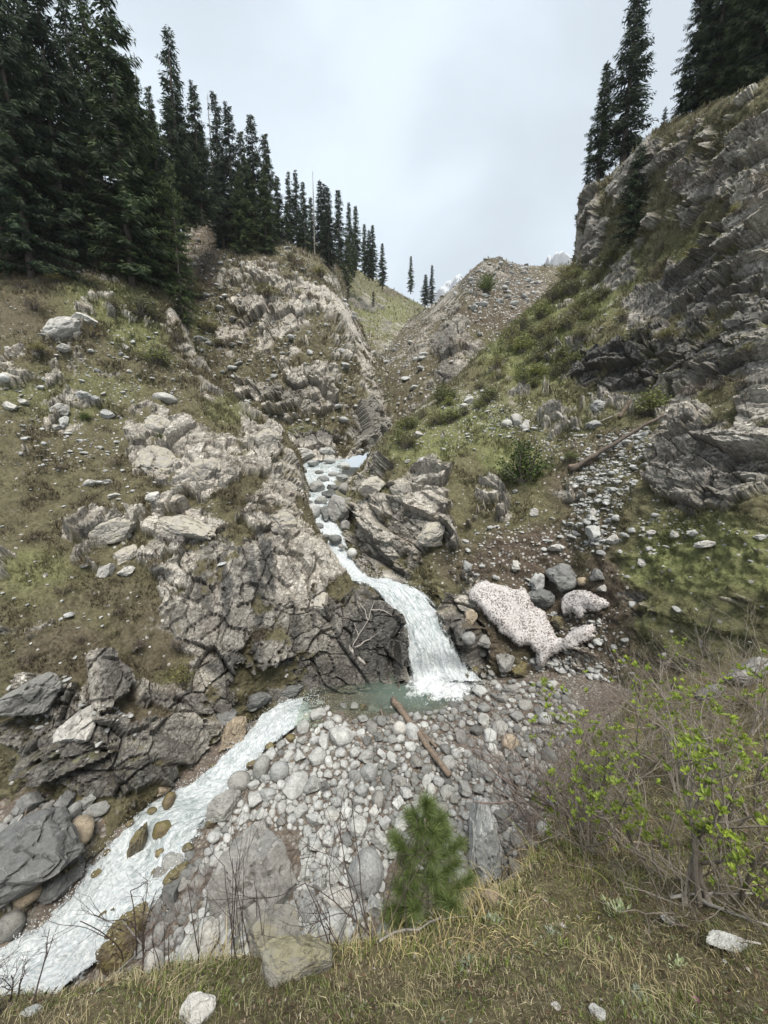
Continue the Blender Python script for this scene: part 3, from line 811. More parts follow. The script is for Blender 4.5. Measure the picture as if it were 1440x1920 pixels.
def water_ribbon(name, left, right, foam, sub, across, rough, mat, label, arch=0.0, seed=0, bulge=None, edge_soft=0.08, fade=0.0, along_f=0.6):
    """a sheet of running water between its two banks; left / right are (px, py, q)"""
    Lp, Rp = np.array([at(*p) for p in left]), np.array([at(*p) for p in right])
    Mx = cr_matrix(len(left), [sub] * (len(left) - 1))
    Lp, Rp, fo = Mx @ Lp, Mx @ Rp, Mx @ np.array(foam, float)
    u = np.linspace(0, 1, across)
    S = Lp[:, None] * (1 - u)[None, :, None] + Rp[:, None] * u[None, :, None]
    S[..., 2] += arch * np.sin(math.pi * u)[None, :]
    mid = S[:, across // 2]
    along = np.concatenate([[0], np.cumsum(np.linalg.norm(np.diff(mid, axis=0), axis=1))])
    width = np.linalg.norm(Rp - Lp, axis=1)
    N = unit(np.cross(np.gradient(S, axis=1), np.gradient(S, axis=0)))
    if (N * -S).sum(-1).mean() < 0:
        N = -N
    ac = (u[None, :] * width[:, None]).ravel()
    al = np.repeat(along, across)
    P = S.reshape(-1, 3)
    q = np.stack([ac * 1.2, al * along_f, np.zeros(len(al))], -1)
    q = q + (fbm(q * 0.6, seed + 2, 2) - 0.5)[:, None] * np.array([1.2, 0.4, 0])
    d = (fbm(q * 0.8, seed + 1, 4, 0.55) - 0.5) * 1.5 + (0.25 - np.abs(fbm(q * np.array([2.4, 2.0, 1]), seed + 5, 4, 0.55) - 0.5)) * 0.7 + (fbm(q * 6, seed + 9, 3, 0.6) - 0.5) * 0.16
    ed = np.minimum(u, 1 - u)
    edge = np.clip(np.tile(ed, len(Lp)) * 2 / max(edge_soft * 2, 1e-3) * 0.5, 0, 1)
    if fade:
        edge = edge * np.repeat(sstep(0.0, fade, along), across)
    P2 = P + N.reshape(-1, 3) * (d * rough * np.repeat(np.clip(fo, .25, 1.2), across))[:, None]
    if bulge is not None:
        P2 = bulge(P2, S)
    A, B = S.shape[:2]
    ii = (np.arange(A - 1)[:, None] * B + np.arange(B - 1)[None, :]).ravel()
    me = mesh_np(name, P2, np.stack([ii, ii + 1, ii + B + 1, ii + B], -1), {'across': ac, 'along': al, 'foam': np.repeat(fo, across), 'edge': edge})
    o = obj(name, me, mat)
    tag(o, label, kind='structure')
    return o


water_ribbon('upper_stream',
             [(575, 862, 54), (545, 888, 47), (550, 915, 42.5), (563, 940, 38.6), (574, 962, 36), (582, 985, 33.8), (596, 1012, 31.6), (614, 1040, 29.6), (640, 1070, 28), (664, 1090, 26.8), (690, 1098, 26.0)],
             [(660, 860, 54), (650, 884, 47), (634, 912, 42.5), (625, 940, 38.6), (622, 962, 36), (640, 985, 33.8), (650, 1012, 31.6), (656, 1040, 29.8), (676, 1066, 28.2), (716, 1090, 26.9), (770, 1098, 26.2)],
             [.45, .6, .65, .55, .8, .9, .8, .75, .85, .8, .85], 24, 50, 0.5, M_FOAM, 'upper stream tumbling between the rock walls to the lip of the fall', seed=3, edge_soft=0.18)
water_ribbon('waterfall',
             [(664, 1092, 26.3), (690, 1104, 25.2), (712, 1128, 24.4), (733, 1160, 23.7), (748, 1195, 23.1), (757, 1230, 22.6), (765, 1268, 22.5), (775, 1296, 22.0)],
             [(745, 1093, 26.8), (782, 1106, 25.4), (812, 1130, 24.6), (831, 1162, 23.9), (846, 1195, 23.2), (864, 1228, 22.6), (890, 1258, 22.5), (905, 1280, 21.8)],
             [.75, .75, .7, .65, .65, .7, .95, 1.1], 30, 90, 0.62, M_FALL, 'white waterfall pouring over the dark rock into the pool', arch=0.35, seed=13, edge_soft=0.16, along_f=0.16)
water_ribbon('lower_stream',
             [(612, 1294, -14.72), (560, 1302, -14.85), (505, 1328, -15.0), (455, 1378, -15.2), (415, 1425, -15.4), (340, 1472, -15.7), (245, 1512, -16.0), (210, 1570, -16.25), (150, 1635, -16.5), (100, 1705, -16.8), (0, 1770, -17.1), (-140, 1840, -17.5)],
             [(622, 1325, -14.72), (588, 1350, -14.85), (540, 1382, -15.0), (490, 1418, -15.2), (452, 1465, -15.4), (425, 1512, -15.6), (368, 1580, -16.0), (335, 1650, -16.3), (270, 1730, -16.6), (205, 1800, -16.9), (90, 1900, -17.3), (-60, 1990, -17.7)],
             [.3, .55, .75, .8, .75, .65, .6, .7, .8, .85, .85, .85], 34, 100, 0.60, M_FOAM, 'lower stream of white rapids running to the bottom left corner', arch=0.05, seed=23, edge_soft=0.12, fade=3.2)

# the plunge pool: clear greenish water, foam round the foot of the fall
POOL_Z = -14.66
pool_px = [(585, 1318), (602, 1296), (640, 1286), (690, 1280), (740, 1272), (800, 1262), (870, 1246), (905, 1246), (935, 1262), (948, 1280), (930, 1292), (895, 1306), (850, 1326), (800, 1336), (750, 1344), (690, 1350), (640, 1346), (612, 1334)]


def in_poly(px, py, poly):
    inside = np.zeros(np.shape(px), bool)
    n = len(poly)
    for i in range(n):
        (x1, y1), (x2, y2) = poly[i], poly[(i + 1) % n]
        c = ((y1 > py) != (y2 > py)) & (px < (x2 - x1) * (py - y1) / (y2 - y1 + 1e-12) + x1)
        inside ^= c
    return inside


def pool():
    pp = np.array([at(x, y, POOL_Z) for x, y in pool_px])
    xs, ys = np.arange(pp[:, 0].min() - .6, pp[:, 0].max() + .6, 0.12), np.arange(pp[:, 1].min() - .6, pp[:, 1].max() + 2.5, 0.12)
    gx, gy = np.meshgrid(xs, ys)
    P = np.stack([gx.ravel(), gy.ravel(), np.full(gx.size, POOL_Z)], -1)
    foot = at(830, 1285, POOL_Z)
    r = np.hypot((P[:, 0] - foot[0]) / 1.25, P[:, 1] - foot[1])
    foam = sstep(2.6, 0.7, r + (fbm(P * 1.2, 31, 4) - 0.5) * 2.2)
    P[:, 2] += (fbm(P * 2.2, 33, 4) - 0.5) * (0.05 + 0.9 * foam) + 0.22 * foam ** 2
    A, B = gx.shape
    ii = (np.arange(A - 1)[:, None] * B + np.arange(B - 1)[None, :]).ravel()
    m, nt = new_mat('pool_water')
    t = NT(nt)
    Pc = t.coord('Object')
    n = t.noise(Pc, 3.5, 5, 0.6)
    nrm = t.bump(n, 0.25, 0.05)
    glossy = t.n('ShaderNodeBsdfGlossy', {'Color': (0.9, 0.95, 1, 1), 'Roughness': 0.08, 'Normal': nrm}).outputs[0]
    clear = t.n('ShaderNodeBsdfTransparent', {'Color': (0.88, 0.91, 0.85, 1)}).outputs[0]
    milky = t.n('ShaderNodeBsdfDiffuse', {'Color': (0.145, 0.19, 0.16, 1), 'Normal': nrm}).outputs[0]
    base = t.n('ShaderNodeMixShader', {0: t.ramp(t.attr('deep'), [(0.0, 0.06), (1.0, 0.60)]), 1: clear, 2: milky}).outputs[0]
    fr = t.n('ShaderNodeFresnel', {'IOR': 1.33, 'Normal': nrm}).outputs[0]
    w = t.n('ShaderNodeMixShader', {0: fr, 1: base, 2: glossy}).outputs[0]
    fn = t.noise(Pc, 4.2, 8, 0.7, 0.8)
    f = t.ramp(t.math('ADD', t.attr('foam'), t.math('MULTIPLY', t.math('SUBTRACT', fn, 0.5), 2.4)), [(0.35, 0.0), (0.62, 0.55), (0.95, 1.0)])
    t.out(t.n('ShaderNodeMixShader', {0: f, 1: w, 2: t.bsdf((0.56, 0.58, 0.59), 0.6, 0.3, t.bump(fn, 0.6, 0.1))}).outputs[0])
    rd = np.hypot((P[:, 0] - at(760, 1300, POOL_Z)[0]) / 1.6, P[:, 1] - at(760, 1300, POOL_Z)[1])
    o = obj('pool_water', mesh_np('pool_water', P, np.stack([ii, ii + 1, ii + B + 1, ii + B], -1), {'foam': foam, 'deep': sstep(2.6, 0.4, rd)}), m)
    tag(o, 'clear greenish plunge pool at the foot of the fall', kind='structure')


pool()


# flecks of spray thrown up along the fall, at its foot and at the edges of the rapids
def spray():
    rs = np.random.RandomState(4)
    b = Buf()
    oct_ = np.array([(1, 0, 0), (-1, 0, 0), (0, 1, 0), (0, -1, 0), (0, 0, 1), (0, 0, -1)], float)
    fo = np.array([(0, 2, 4), (2, 1, 4), (1, 3, 4), (3, 0, 4), (2, 0, 5), (1, 2, 5), (3, 1, 5), (0, 3, 5)])
    foot = at(832, 1282, POOL_Z)
    pts = []
    for _ in range(1500):
        a, r = rs.uniform(0, 6.28), abs(rs.normal(0, 1.0))
        pts.append((foot + np.array([math.cos(a) * r * 1.25, math.sin(a) * r * .8, abs(rs.normal(0, .30)) + .1]), rs.uniform(.010, .032)))
    for name, n, up in (('waterfall', 1600, .22), ('lower_stream', 3000, .16), ('upper_stream', 700, .14)):
        me = bpy.data.objects[name].data
        co = np.empty(len(me.vertices) * 3, np.float32)
        me.vertices.foreach_get('co', co)
        co = co.reshape(-1, 3)
        ed = np.empty(len(co), np.float32)
        me.attributes['edge'].data.foreach_get('value', ed)
        w = np.where((ed > .05) & (ed < .95), 3.0, 0.25)
        for i in rs.choice(len(co), n, p=w / w.sum()):
            pts.append((co[i] + rs.normal(0, .10, 3) + np.array([0, 0, abs(rs.normal(0, up))]), rs.uniform(.008, .028)))
    for p, r in pts:
        b.add(oct_ * r * rs.uniform(.6, 1.4, 3) + p, fo)
    m, nt = new_mat('spray_drops')
    t = NT(nt)
    t.out(t.bsdf((0.62, 0.65, 0.66), 0.5, 0.4))
    tag(obj('water_spray', b.mesh('water_spray'), m), 'white flecks of spray over the fall and rapids', kind='stuff')


spray()
# ------------------------------------------------------------------ stones and boulders
def ico(sub):
    g = (1 + 5 ** 0.5) / 2
    v = [(-1, g, 0), (1, g, 0), (-1, -g, 0), (1, -g, 0), (0, -1, g), (0, 1, g), (0, -1, -g), (0, 1, -g), (g, 0, -1), (g, 0, 1), (-g, 0, -1), (-g, 0, 1)]
    f = [(0, 11, 5), (0, 5, 1), (0, 1, 7), (0, 7, 10), (0, 10, 11), (1, 5, 9), (5, 11, 4), (11, 10, 2), (10, 7, 6), (7, 1, 8), (3, 9, 4), (3, 4, 2), (3, 2, 6), (3, 6, 8), (3, 8, 9), (4, 9, 5), (2, 4, 11), (6, 2, 10), (8, 6, 7), (9, 8, 1)]
    v = [tuple(unit(np.array(p, float))) for p in v]
    for _ in range(sub):
        c, nf = {}, []

        def mid(a, b):
            k = (min(a, b), max(a, b))
            if k not in c:
                v.append(tuple(unit(np.array(v[a]) + np.array(v[b]))))
                c[k] = len(v) - 1
            return c[k]
        for a, b, d in f:
            x, y, z = mid(a, b), mid(b, d), mid(d, a)
            nf += [(a, x, z), (b, y, x), (d, z, y), (x, y, z)]
        f = nf
    return np.array(v), np.array(f)


ICO = [ico(k) for k in range(5)]


def rock_shape(seed, sub, round_, cuts=9, rough=0.10, squash=(1, 1, 1)):
    """a stone: a ball cut by a few planes, then weathered; round_ 0 = slabby block, 1 = river cobble"""
    rs = np.random.RandomState(seed)
    V, F = ICO[sub]
    V = V.copy()
    for _ in range(cuts):
        n = unit(rs.normal(size=3))
        h = rs.uniform(0.52 + 0.26 * round_, 0.82 + 0.15 * round_)
        d = V @ n - h
        V = V - np.where(d > 0, d, 0)[:, None] * n * (1.0 - 0.4 * round_)
    N = unit(V)
    V = V + N * ((fbm(V * 1.6 + seed, seed, 4) - 0.5) * rough * 2.4)[:, None]
    if sub >= 3:
        h, gap, _t = blocks(V * 1.9 + seed * 1.7, seed)
        V = V + N * ((1 - round_) * (0.10 * h - 0.09 * sstep(0.06, 0, gap)))[:, None]
        V = V + N * ((fbm(V * 6 + seed, seed + 4, 4) - 0.5) * 0.07)[:, None]
    V = V * np.array(squash)
    V = V / np.abs(V).max(0)
    return V, F


def stone_material(name, tones, rnd=True, wet=0.0, moss=0.0, vein=False):
    m, nt = new_mat(name)
    t = NT(nt)
    P = t.coord('Object')
    geo = t.n('ShaderNodeNewGeometry')
    Pw = t.n('ShaderNodeVectorMath', {0: geo.outputs['Position'], 1: t.n('ShaderNodeObjectInfo').outputs['Location']}, operation='ADD').outputs[0]
    r = t.n('ShaderNodeObjectInfo').outputs['Random'] if rnd else t.attr('tint', 'Fac')
    base = t.ramp(r, [(i / max(1, len(tones) - 1), c) for i, c in enumerate(tones)])
    n1 = t.noise(Pw, 2.4, 8, 0.7)
    n2 = t.noise(Pw, 13.0, 6, 0.75)
    c = t.mix(1.0, base, t.ramp(n1, [(0.28, 0.52), (0.48, 0.95), (0.72, 1.22)]), 'MULTIPLY')
    c = t.mix(1.0, c, t.ramp(n2, [(0.28, 0.62), (0.5, 1.0), (0.72, 1.2)]), 'MULTIPLY')
    wv = t.n('ShaderNodeVectorMath', {0: Pw, 1: t.noise(Pw, 1.5, 5, 0.65, 0, 'Color')}, operation='ADD').outputs[0]
    ck = t.ramp(t.voro(wv, 0.9, 'DISTANCE_TO_EDGE'), [(0.0, 0.7), (0.022, 0.0)])
    c = t.mix(t.math('MULTIPLY', ck, t.ramp(n1, [(0.4, 0.2), (0.6, 1.0)])), c, (0.05, 0.045, 0.04))
    if vein:
        vn = t.ramp(t.voro(t.n('ShaderNodeMapping', {'Vector': wv, 'Rotation': (0.2, 0.7, 0.5), 'Scale': (0.25, 1.0, 1.0)}).outputs[0], 0.8, 'DISTANCE_TO_EDGE'), [(0.0, 0.5), (0.016, 0.0)])
        c = t.mix(vn, c, (0.28, 0.28, 0.265))
    if moss:
        up = t.n('ShaderNodeSeparateXYZ', {0: geo.outputs['Normal']}).outputs[2]
        f = t.math('MULTIPLY', t.ramp(t.math('ADD', n1, t.math('MULTIPLY', up, 0.12)), [(0.50, 0.0), (0.62, 1.0)]), moss)
        c = t.mix(f, c, t.mix(n2, (0.10, 0.095, 0.025), (0.25, 0.21, 0.08)))
    t.out(t.bsdf(c, 0.85 - 0.5 * wet, 0.25 + 0.25 * wet, t.bump(t.math('ADD', n2, n1), 0.7, 0.05)))
    return m


PALE = [(0.293, 0.293, 0.281), (0.407, 0.410, 0.395), (0.342, 0.348, 0.339), (0.472, 0.475, 0.456), (0.374, 0.371, 0.349), (0.277, 0.281, 0.275), (0.440, 0.444, 0.430)]
GREY = [(0.116, 0.117, 0.112), (0.252, 0.251, 0.239), (0.175, 0.175, 0.168), (0.320, 0.318, 0.300), (0.213, 0.206, 0.189), (0.145, 0.148, 0.144), (0.291, 0.290, 0.278)]
M_PALE = stone_material('pale_stone', PALE)
M_GREY = stone_material('grey_stone', GREY)
M_WET = stone_material('wet_brown_stone', [(0.085, 0.062, 0.038), (0.14, 0.105, 0.062), (0.065, 0.055, 0.045), (0.12, 0.10, 0.06)], wet=0.8, moss=0.5)
M_DARKSLAB = stone_material('dark_slab', [(0.12, 0.122, 0.118), (0.15, 0.152, 0.148)], wet=0.35, vein=True)
M_TAN = stone_material('tan_stone', [(0.36, 0.29, 0.205), (0.31, 0.26, 0.195)])
M_SLAB = stone_material('grey_boulder_face', [(0.25, 0.243, 0.228), (0.27, 0.262, 0.245)])
M_WHITE = stone_material('whitish_stone', [(0.40, 0.385, 0.355), (0.45, 0.435, 0.405), (0.36, 0.35, 0.32)])
M_MOSSY = stone_material('mossy_stone', [(0.24, 0.232, 0.205), (0.28, 0.268, 0.24)], moss=0.5)
M_PALE_S = stone_material('pale_stone_mass', PALE, rnd=False)
M_GREY_S = stone_material('grey_stone_mass', GREY, rnd=False)

rng = np.random.RandomState(7)
ROUND = [rock_shape(10 + i, 3, rng.uniform(.35, .8), 9, 0.07) for i in range(7)]
BLOCKY = [rock_shape(40 + i, 3, rng.uniform(.0, .35), 11, 0.09) for i in range(7)]
ROUND_ME = [mesh_np('stone', v * 0.5, f) for v, f in ROUND]
BLOCKY_ME = [mesh_np('stone', v * 0.5, f) for v, f in BLOCKY]
LOW_R = [rock_shape(70 + i, 1, 0.8, 6, 0.08) for i in range(8)]
LOW_B = [rock_shape(90 + i, 1, 0.1, 8, 0.08) for i in range(8)]
ME_MAT = {}


def shared(me, mat):
    k = (me.name, mat.name)
    if k not in ME_MAT:
        c = me.copy()
        c.materials.append(mat)
        ME_MAT[k] = c
    return ME_MAT[k]


def rnd_rot(tilt=0.5):
    return Quaternion((0, 0, 1), rng.uniform(0, 6.283)) @ Quaternion((math.cos(rng.uniform(0, 6.28)), math.sin(rng.uniform(0, 6.28)), 0), rng.uniform(-tilt, tilt))


def place_boulder(name, px, py, wpx, hpx, kind, mat, label, cat='boulder', group=None, roll=0.0, sink=0.25, deep=1.0, seed=None, sub=4, tilt=None, Y=None):
    """a boulder whose centre is seen at (px, py), about wpx by hpx pixels of the photograph; roll turns it in the picture"""
    loc = at(px, py, Y) if Y else hit(px, py + hpx * 0.25)[0]
    if loc is None:
        return None
    dep = pix(loc)[2]
    w, h = wpx * dep / FPX, hpx * dep / FPX
    sub = min(sub, 4 if max(wpx, hpx) > 64 else 3)
    s_ = (seed if seed is not None else int(px * 7 + py * 3)) % 100000
    v, f = rock_shape(s_, sub, {'round': 0.85, 'block': 0.1, 'slab': 0.0}[kind], {'round': 7, 'block': 11, 'slab': 12}[kind], 0.08 if kind == 'round' else 0.10)
    me = mesh_np(name, v * 0.5, f, smooth=kind == 'round')
    o = obj(name, me, mat)
    o.scale = (w, 0.5 * (w + h) * deep * 0.9, h)
    view = Vector(-ray(px, py)).normalized()
    q = Matrix.Rotation(-PITCH - (tilt if tilt is not None else 0.25), 3, 'X') @ Matrix.Rotation(R(roll), 3, 'Y')
    o.rotation_euler = q.to_euler()
    c = Vector(loc) + Vector((0, 0, 1)) * h * (0.5 - sink) * 0.7 - Vector((0, 0, 0))
    # keep the centre on its line of sight
    cc = ray(px, py)
    k = (c[1]) / cc[1]
    o.location = Vector((c[0], c[1], c[2])) if abs(pix(np.array(c))[1] - py) < hpx * 0.5 else Vector(cc * k)
    tag(o, label, cat, group)
    return o


B_ = place_boulder
# boulders of the bar, the stream and its banks
B_('boulder', 492, 1612, 190, 180, 'slab', M_SLAB, 'huge pale grey slab-sided boulder beside the stream, largest on the bar', roll=-28, sink=.55, seed=5)
B_('boulder', 48, 1590, 190, 140, 'slab', M_DARKSLAB, 'big dark grey slab with pale veins on the far bank of the lower stream', roll=-30, sink=.35, seed=14)
B_('boulder', 148, 1563, 56, 52, 'round', M_TAN, 'tan rounded boulder perched upstream of the dark slab', roll=-20, sink=0.0)
B_('boulder', 122, 1590, 40, 44, 'round', M_GREY, 'grey boulder just below the tan rounded boulder', sink=.1)
B_('boulder', 113, 1640, 78, 62, 'block', M_DARKSLAB, 'dark wet boulder at the water edge below the big slab', roll=-35, sink=.2)
B_('boulder', 55, 1674, 48, 42, 'round', M_TAN, 'pale tan boulder against the front of the dark slab', roll=-15, sink=0.0)
B_('boulder', 95, 1662, 36, 40, 'round', M_GREY, 'small grey boulder right of the pale tan boulder', sink=.05)
B_('boulder', 62, 1650, 70, 50, 'block', M_GREY, 'brownish grey boulder between the dark slab and the pale tan boulder', roll=-30, sink=.2)
B_('boulder', 22, 1732, 46, 44, 'round', M_GREY, 'grey boulder at the water edge near the left border', sink=.15)
B_('boulder', 418, 1512, 74, 52, 'block', M_GREY, 'flat brownish boulder in the stream beside the huge pale boulder', roll=-25, sink=.15)
B_('boulder', 449, 1466, 44, 36, 'round', M_GREY, 'smooth dark grey boulder on the stream edge above the flat brownish one', sink=.1)
B_('boulder', 490, 1440, 30, 46, 'round', M_GREY, 'upright oval grey boulder on the upper bar', roll=10, sink=.1)
B_('boulder', 525, 1447, 38, 36, 'round', M_PALE, 'pale rounded boulder on the upper bar beside the upright oval one', sink=.1)
B_('boulder', 318, 1507, 22, 34, 'round', M_WET, 'brown wet rock standing in the rapids near the far bank', roll=18, sink=-.1)
B_('boulder', 262, 1582, 28, 54, 'block', M_WET, 'tall brown wet rock splitting the rapids in midstream', roll=8, sink=-.1)
B_('boulder', 305, 1560, 34, 34, 'round', M_WET, 'low brown rock in the rapids beside the near bank', roll=25, sink=-.1)
B_('boulder', 335, 1530, 22, 16, 'round', M_WET, 'small yellowish wet rock in the rapids above the near bank', sink=.1)
B_('boulder', 203, 1724, 42, 60, 'block', M_WET, 'dark wet rock at the near edge of the rapids, behind bare twigs', roll=20, sink=.1)
B_('boulder', 236, 1755, 110, 70, 'block', M_WET, 'broad brown wet rock ledge on the near edge of the rapids', roll=-38, sink=.2)
B_('boulder', 176, 1772, 24, 32, 'round', M_WET, 'mossy brown rock in the water left of the broad ledge', roll=20, sink=.1)
B_('boulder', 118, 1816, 30, 40, 'block', M_WET, 'dark wet rock rising above the near bank at lower left', roll=28, sink=.0)
B_('boulder', 330, 1640, 50, 26, 'block', M_WET, 'orange brown wet rock at the edge of the rapids below pale stones', roll=-40, sink=.1)
B_('boulder', 258, 1720, 52, 46, 'block', M_WET, 'wet brown block between the rapids and the dead roots', roll=-20, sink=.1)
B_('boulder', 686, 1632, 66, 74, 'round', M_PALE, 'large smooth pale boulder beside the young pine', roll=-12, sink=.15)
B_('boulder', 632, 1690, 54, 48, 'block', M_WHITE, 'angular whitish boulder low on the bar, left of the pine', roll=-20, sink=.15)
B_('boulder', 622, 1730, 56, 50, 'round', M_PALE, 'rounded pale boulder under the angular whitish one', sink=.15)
B_('boulder', 580, 1695, 34, 56, 'block', M_PALE, 'narrow upright grey block low on the bar', roll=20, sink=.15)
B_('boulder', 540, 1728, 30, 40, 'round', M_WHITE, 'upright whitish stone standing above the mossy rock', roll=12, sink=.0)
B_('boulder', 378, 1770, 54, 80, 'block', M_WHITE, 'tall whitish boulder above the grass edge at lower left', roll=18, sink=.1)
B_('boulder', 290, 1806, 38, 46, 'round', M_WHITE, 'whitish boulder poking above the grass edge, leftmost of the pale boulders', roll=-10, sink=.1)
B_('boulder', 415, 1720, 46, 50, 'block', M_PALE, 'pale lumpy boulder under the huge slab-sided boulder', sink=.15)
B_('boulder', 900, 1590, 76, 170, 'slab', M_PALE, 'tall cracked grey slab standing right of the young pine', roll=6, sink=.1, seed=33)
B_('boulder', 945, 1535, 50, 40, 'block', M_GREY, 'dark grey block above the tall cracked slab', roll=20, sink=.15)
B_('boulder', 749, 1367, 28, 28, 'round', M_WHITE, 'pale boulder beside the leaning log', sink=.1)
B_('boulder', 955, 1392, 34, 30, 'round', M_TAN, 'pinkish rounded boulder among the grey cobbles', sink=.1)
B_('boulder', 932, 1415, 26, 26, 'block', M_WHITE, 'pale yellowish block below the pinkish boulder', sink=.1)
B_('boulder', 896, 1446, 36, 34, 'block', M_GREY, 'squat grey boulder low among the right cobbles', sink=.1)
# around the pool and the snow
B_('boulder', 946, 1240, 42, 38, 'block', M_GREY, 'brownish grey boulder below the snow at the pool edge', roll=-25, sink=.15)
B_('boulder', 974, 1258, 38, 36, 'block', M_WET, 'brown block below the notch in the snow edge', roll=10, sink=.1)
B_('boulder', 879, 1197, 28, 26, 'round', M_GREY, 'round grey boulder between the fall and the snow', sink=.1)
B_('boulder', 908, 1200, 46, 34, 'block', M_GREY, 'wide flat grey boulder left of the snow', roll=-15, sink=.15)
B_('boulder', 856, 1213, 34, 32, 'round', M_WET, 'dark brown boulder right beside the foot of the fall', sink=.1)
B_('boulder', 905, 1223, 22, 18, 'round', M_GREY, 'small brown boulder under the wide flat one by the pool', sink=.1)
B_('boulder', 883, 1160, 26, 34, 'block', M_TAN, 'yellowish brown block left of the snow tip', sink=.1)
B_('boulder', 1053, 1083, 62, 54, 'block', M_GREY, 'big dark boulder wedged above the gap in the snow', roll=-12, sink=.15)
B_('boulder', 1004, 1093, 28, 44, 'block', M_PALE, 'speckled pale block on the upper edge of the snow', roll=18, sink=.1)
B_('boulder', 1122, 1080, 36, 28, 'block', M_GREY, 'greenish grey boulder above the small snow lobe', sink=.1)
B_('boulder', 1092, 1092, 22, 18, 'round', M_TAN, 'small pinkish boulder resting on top of the small snow lobe', sink=.0)
B_('boulder', 1130, 1104, 26, 16, 'block', M_WHITE, 'flat pale stone on the right shoulder of the small snow lobe', sink=.1)
B_('boulder', 1045, 1170, 34, 36, 'block', M_WET, 'dark wet boulder melting out between the two snow arms', sink=.1)
B_('boulder', 1010, 1120, 50, 40, 'block', M_DARKSLAB, 'dark slaty rock in the gap above the snow', sink=.2)
B_('boulder', 1112, 1000, 30, 34, 'block', M_PALE, 'square pale grey boulder in the middle of the stony gully', roll=-8, sink=.1)
B_('boulder', 1149, 1014, 24, 24, 'block', M_WHITE, 'whitish block beside the square boulder in the gully', sink=.1)
B_('boulder', 1203, 1056, 22, 20, 'block', M_WHITE, 'whitish block on the edge between soil gully and turf', sink=.1)
B_('boulder', 1042, 1028, 32, 16, 'block', M_WHITE, 'flat pale rock at the head of the soil bank above the snow', sink=.1)
B_('boulder', 967, 1062, 18, 22, 'block', M_WHITE, 'small pale rock in the brown soil above the snow', sink=.1)
B_('boulder', 874, 1063, 20, 24, 'block', M_PALE, 'pale rock in the soil between spur and snow', sink=.1)
B_('boulder', 1002, 961, 18, 18, 'block', M_WHITE, 'small white rock on the turf below the green bush', sink=.1)
B_('boulder', 1112, 961, 16, 16, 'block', M_WHITE, 'small whitish rock left of the stony gully head', sink=.1)
B_('boulder', 1322, 1020, 44, 18, 'slab', M_WHITE, 'flat whitish rock on the right turf slope below the cliff', roll=-10, sink=.1)
B_('boulder', 1300, 1000, 34, 14, 'slab', M_PALE, 'thin grey rock above the flat whitish one on the right turf', sink=.1)
B_('boulder', 1222, 999, 20, 12, 'block', M_WHITE, 'small flat pale rock at the foot of the right cliff', sink=.1)
B_('boulder', 1263, 1002, 16, 16, 'block', M_WHITE, 'small upright pale rock on the right turf near the cliff foot', sink=.1)
B_('boulder', 1425, 1008, 22, 12, 'block', M_WHITE, 'pale rock on the right turf near the picture border', sink=.1)
B_('boulder', 1186, 1134, 18, 14, 'block', M_PALE, 'tan stone on the turf edge right of the small snow lobe', sink=.1)
B_('boulder', 1118, 762, 30, 24, 'block', M_PALE, 'grey block below the dark overhang near the broken branches', sink=.1)
B_('boulder', 1112, 798, 30, 18, 'block', M_PALE, 'second grey block below the dark overhang, nearer the broken branches', sink=.1)
# in the upper gorge
for k, (x, y, w_, h_, kd, mt, lb) in enumerate([
    (592, 919, 34, 26, 'block', M_GREY, 'grey boulder in midstream of the upper gorge'), (637, 966, 42, 48, 'block', M_SLAB, 'large smooth grey boulder against the spur above the cascade'),
    (586, 966, 26, 28, 'round', M_PALE, 'pale boulder at the left wall above the cascade'), (610, 972, 16, 30, 'block', M_GREY, 'dark upright rock between the two boulders above the cascade'),
    (629, 1014, 24, 16, 'round', M_DARKSLAB, 'dark wet rock in the cascade under the large smooth boulder'), (555, 900, 20, 16, 'round', M_PALE, 'small pale boulder on the left side of the upper gorge pool'),
    (566, 860, 46, 24, 'block', M_WHITE, 'broad whitish rock at the head of the upper gorge'), (622, 917, 22, 14, 'block', M_GREY, 'flat grey rock right of midstream in the upper gorge'),
    (560, 918, 16, 14, 'round', M_GREY, 'grey rock at the left wall of the upper gorge'), (630, 940, 34, 14, 'slab', M_PALE, 'flat ledge rock on the right of the upper gorge pool'),
    (640, 900, 26, 14, 'block', M_PALE, 'pale rock on the right edge of the upper gorge'), (600, 888, 18, 8, 'block', M_GREY, 'low dark rock across the upper gorge water'), (568, 885, 16, 10, 'round', M_DARKSLAB, 'small dark rock at the head of the rapids'),
    (612, 850, 30, 16, 'block', M_PALE, 'pale rock slab at the bend of the gorge')]):
    B_('boulder', x, y, w_ * 1.1, h_ * 1.15, kd, mt, lb, sink=.2, sub=3, Y=float(np.interp(y, [855, 888, 915, 940, 962, 985, 1012, 1040], [54, 47, 42.5, 38.6, 36, 33.8, 31.6, 29.6])) - .5)
GY = lambda y: float(np.interp(y, [855, 888, 915, 940, 962, 985, 1012, 1040], [54, 47, 42.5, 38.6, 36, 33.8, 31.6, 29.6])) - .4
for x, y, w_, h_ in [(602, 942, 26, 18), (618, 930, 30, 18), (576, 948, 22, 18), (648, 922, 28, 24), (585, 872, 26, 14), (642, 878, 30, 15), (606, 903, 24, 16), (654, 958, 34, 36), (560, 893, 18, 13), (625, 893, 20, 12), (600, 960, 18, 14), (597, 990, 20, 14), (646, 990, 22, 22), (618, 866, 24, 12), (575, 930, 18, 12), (612, 1008, 14, 10), (660, 1040, 20, 18), (640, 1026, 12, 9)]:
    B_('boulder', x, y, w_, h_, 'block' if w_ % 4 else 'round', [M_GREY, M_SLAB, M_PALE][int(x + y) % 3], 'rock breaking the water of the upper gorge above the fall', group='rocks in the upper gorge stream', sink=.2, sub=2, Y=GY(y))
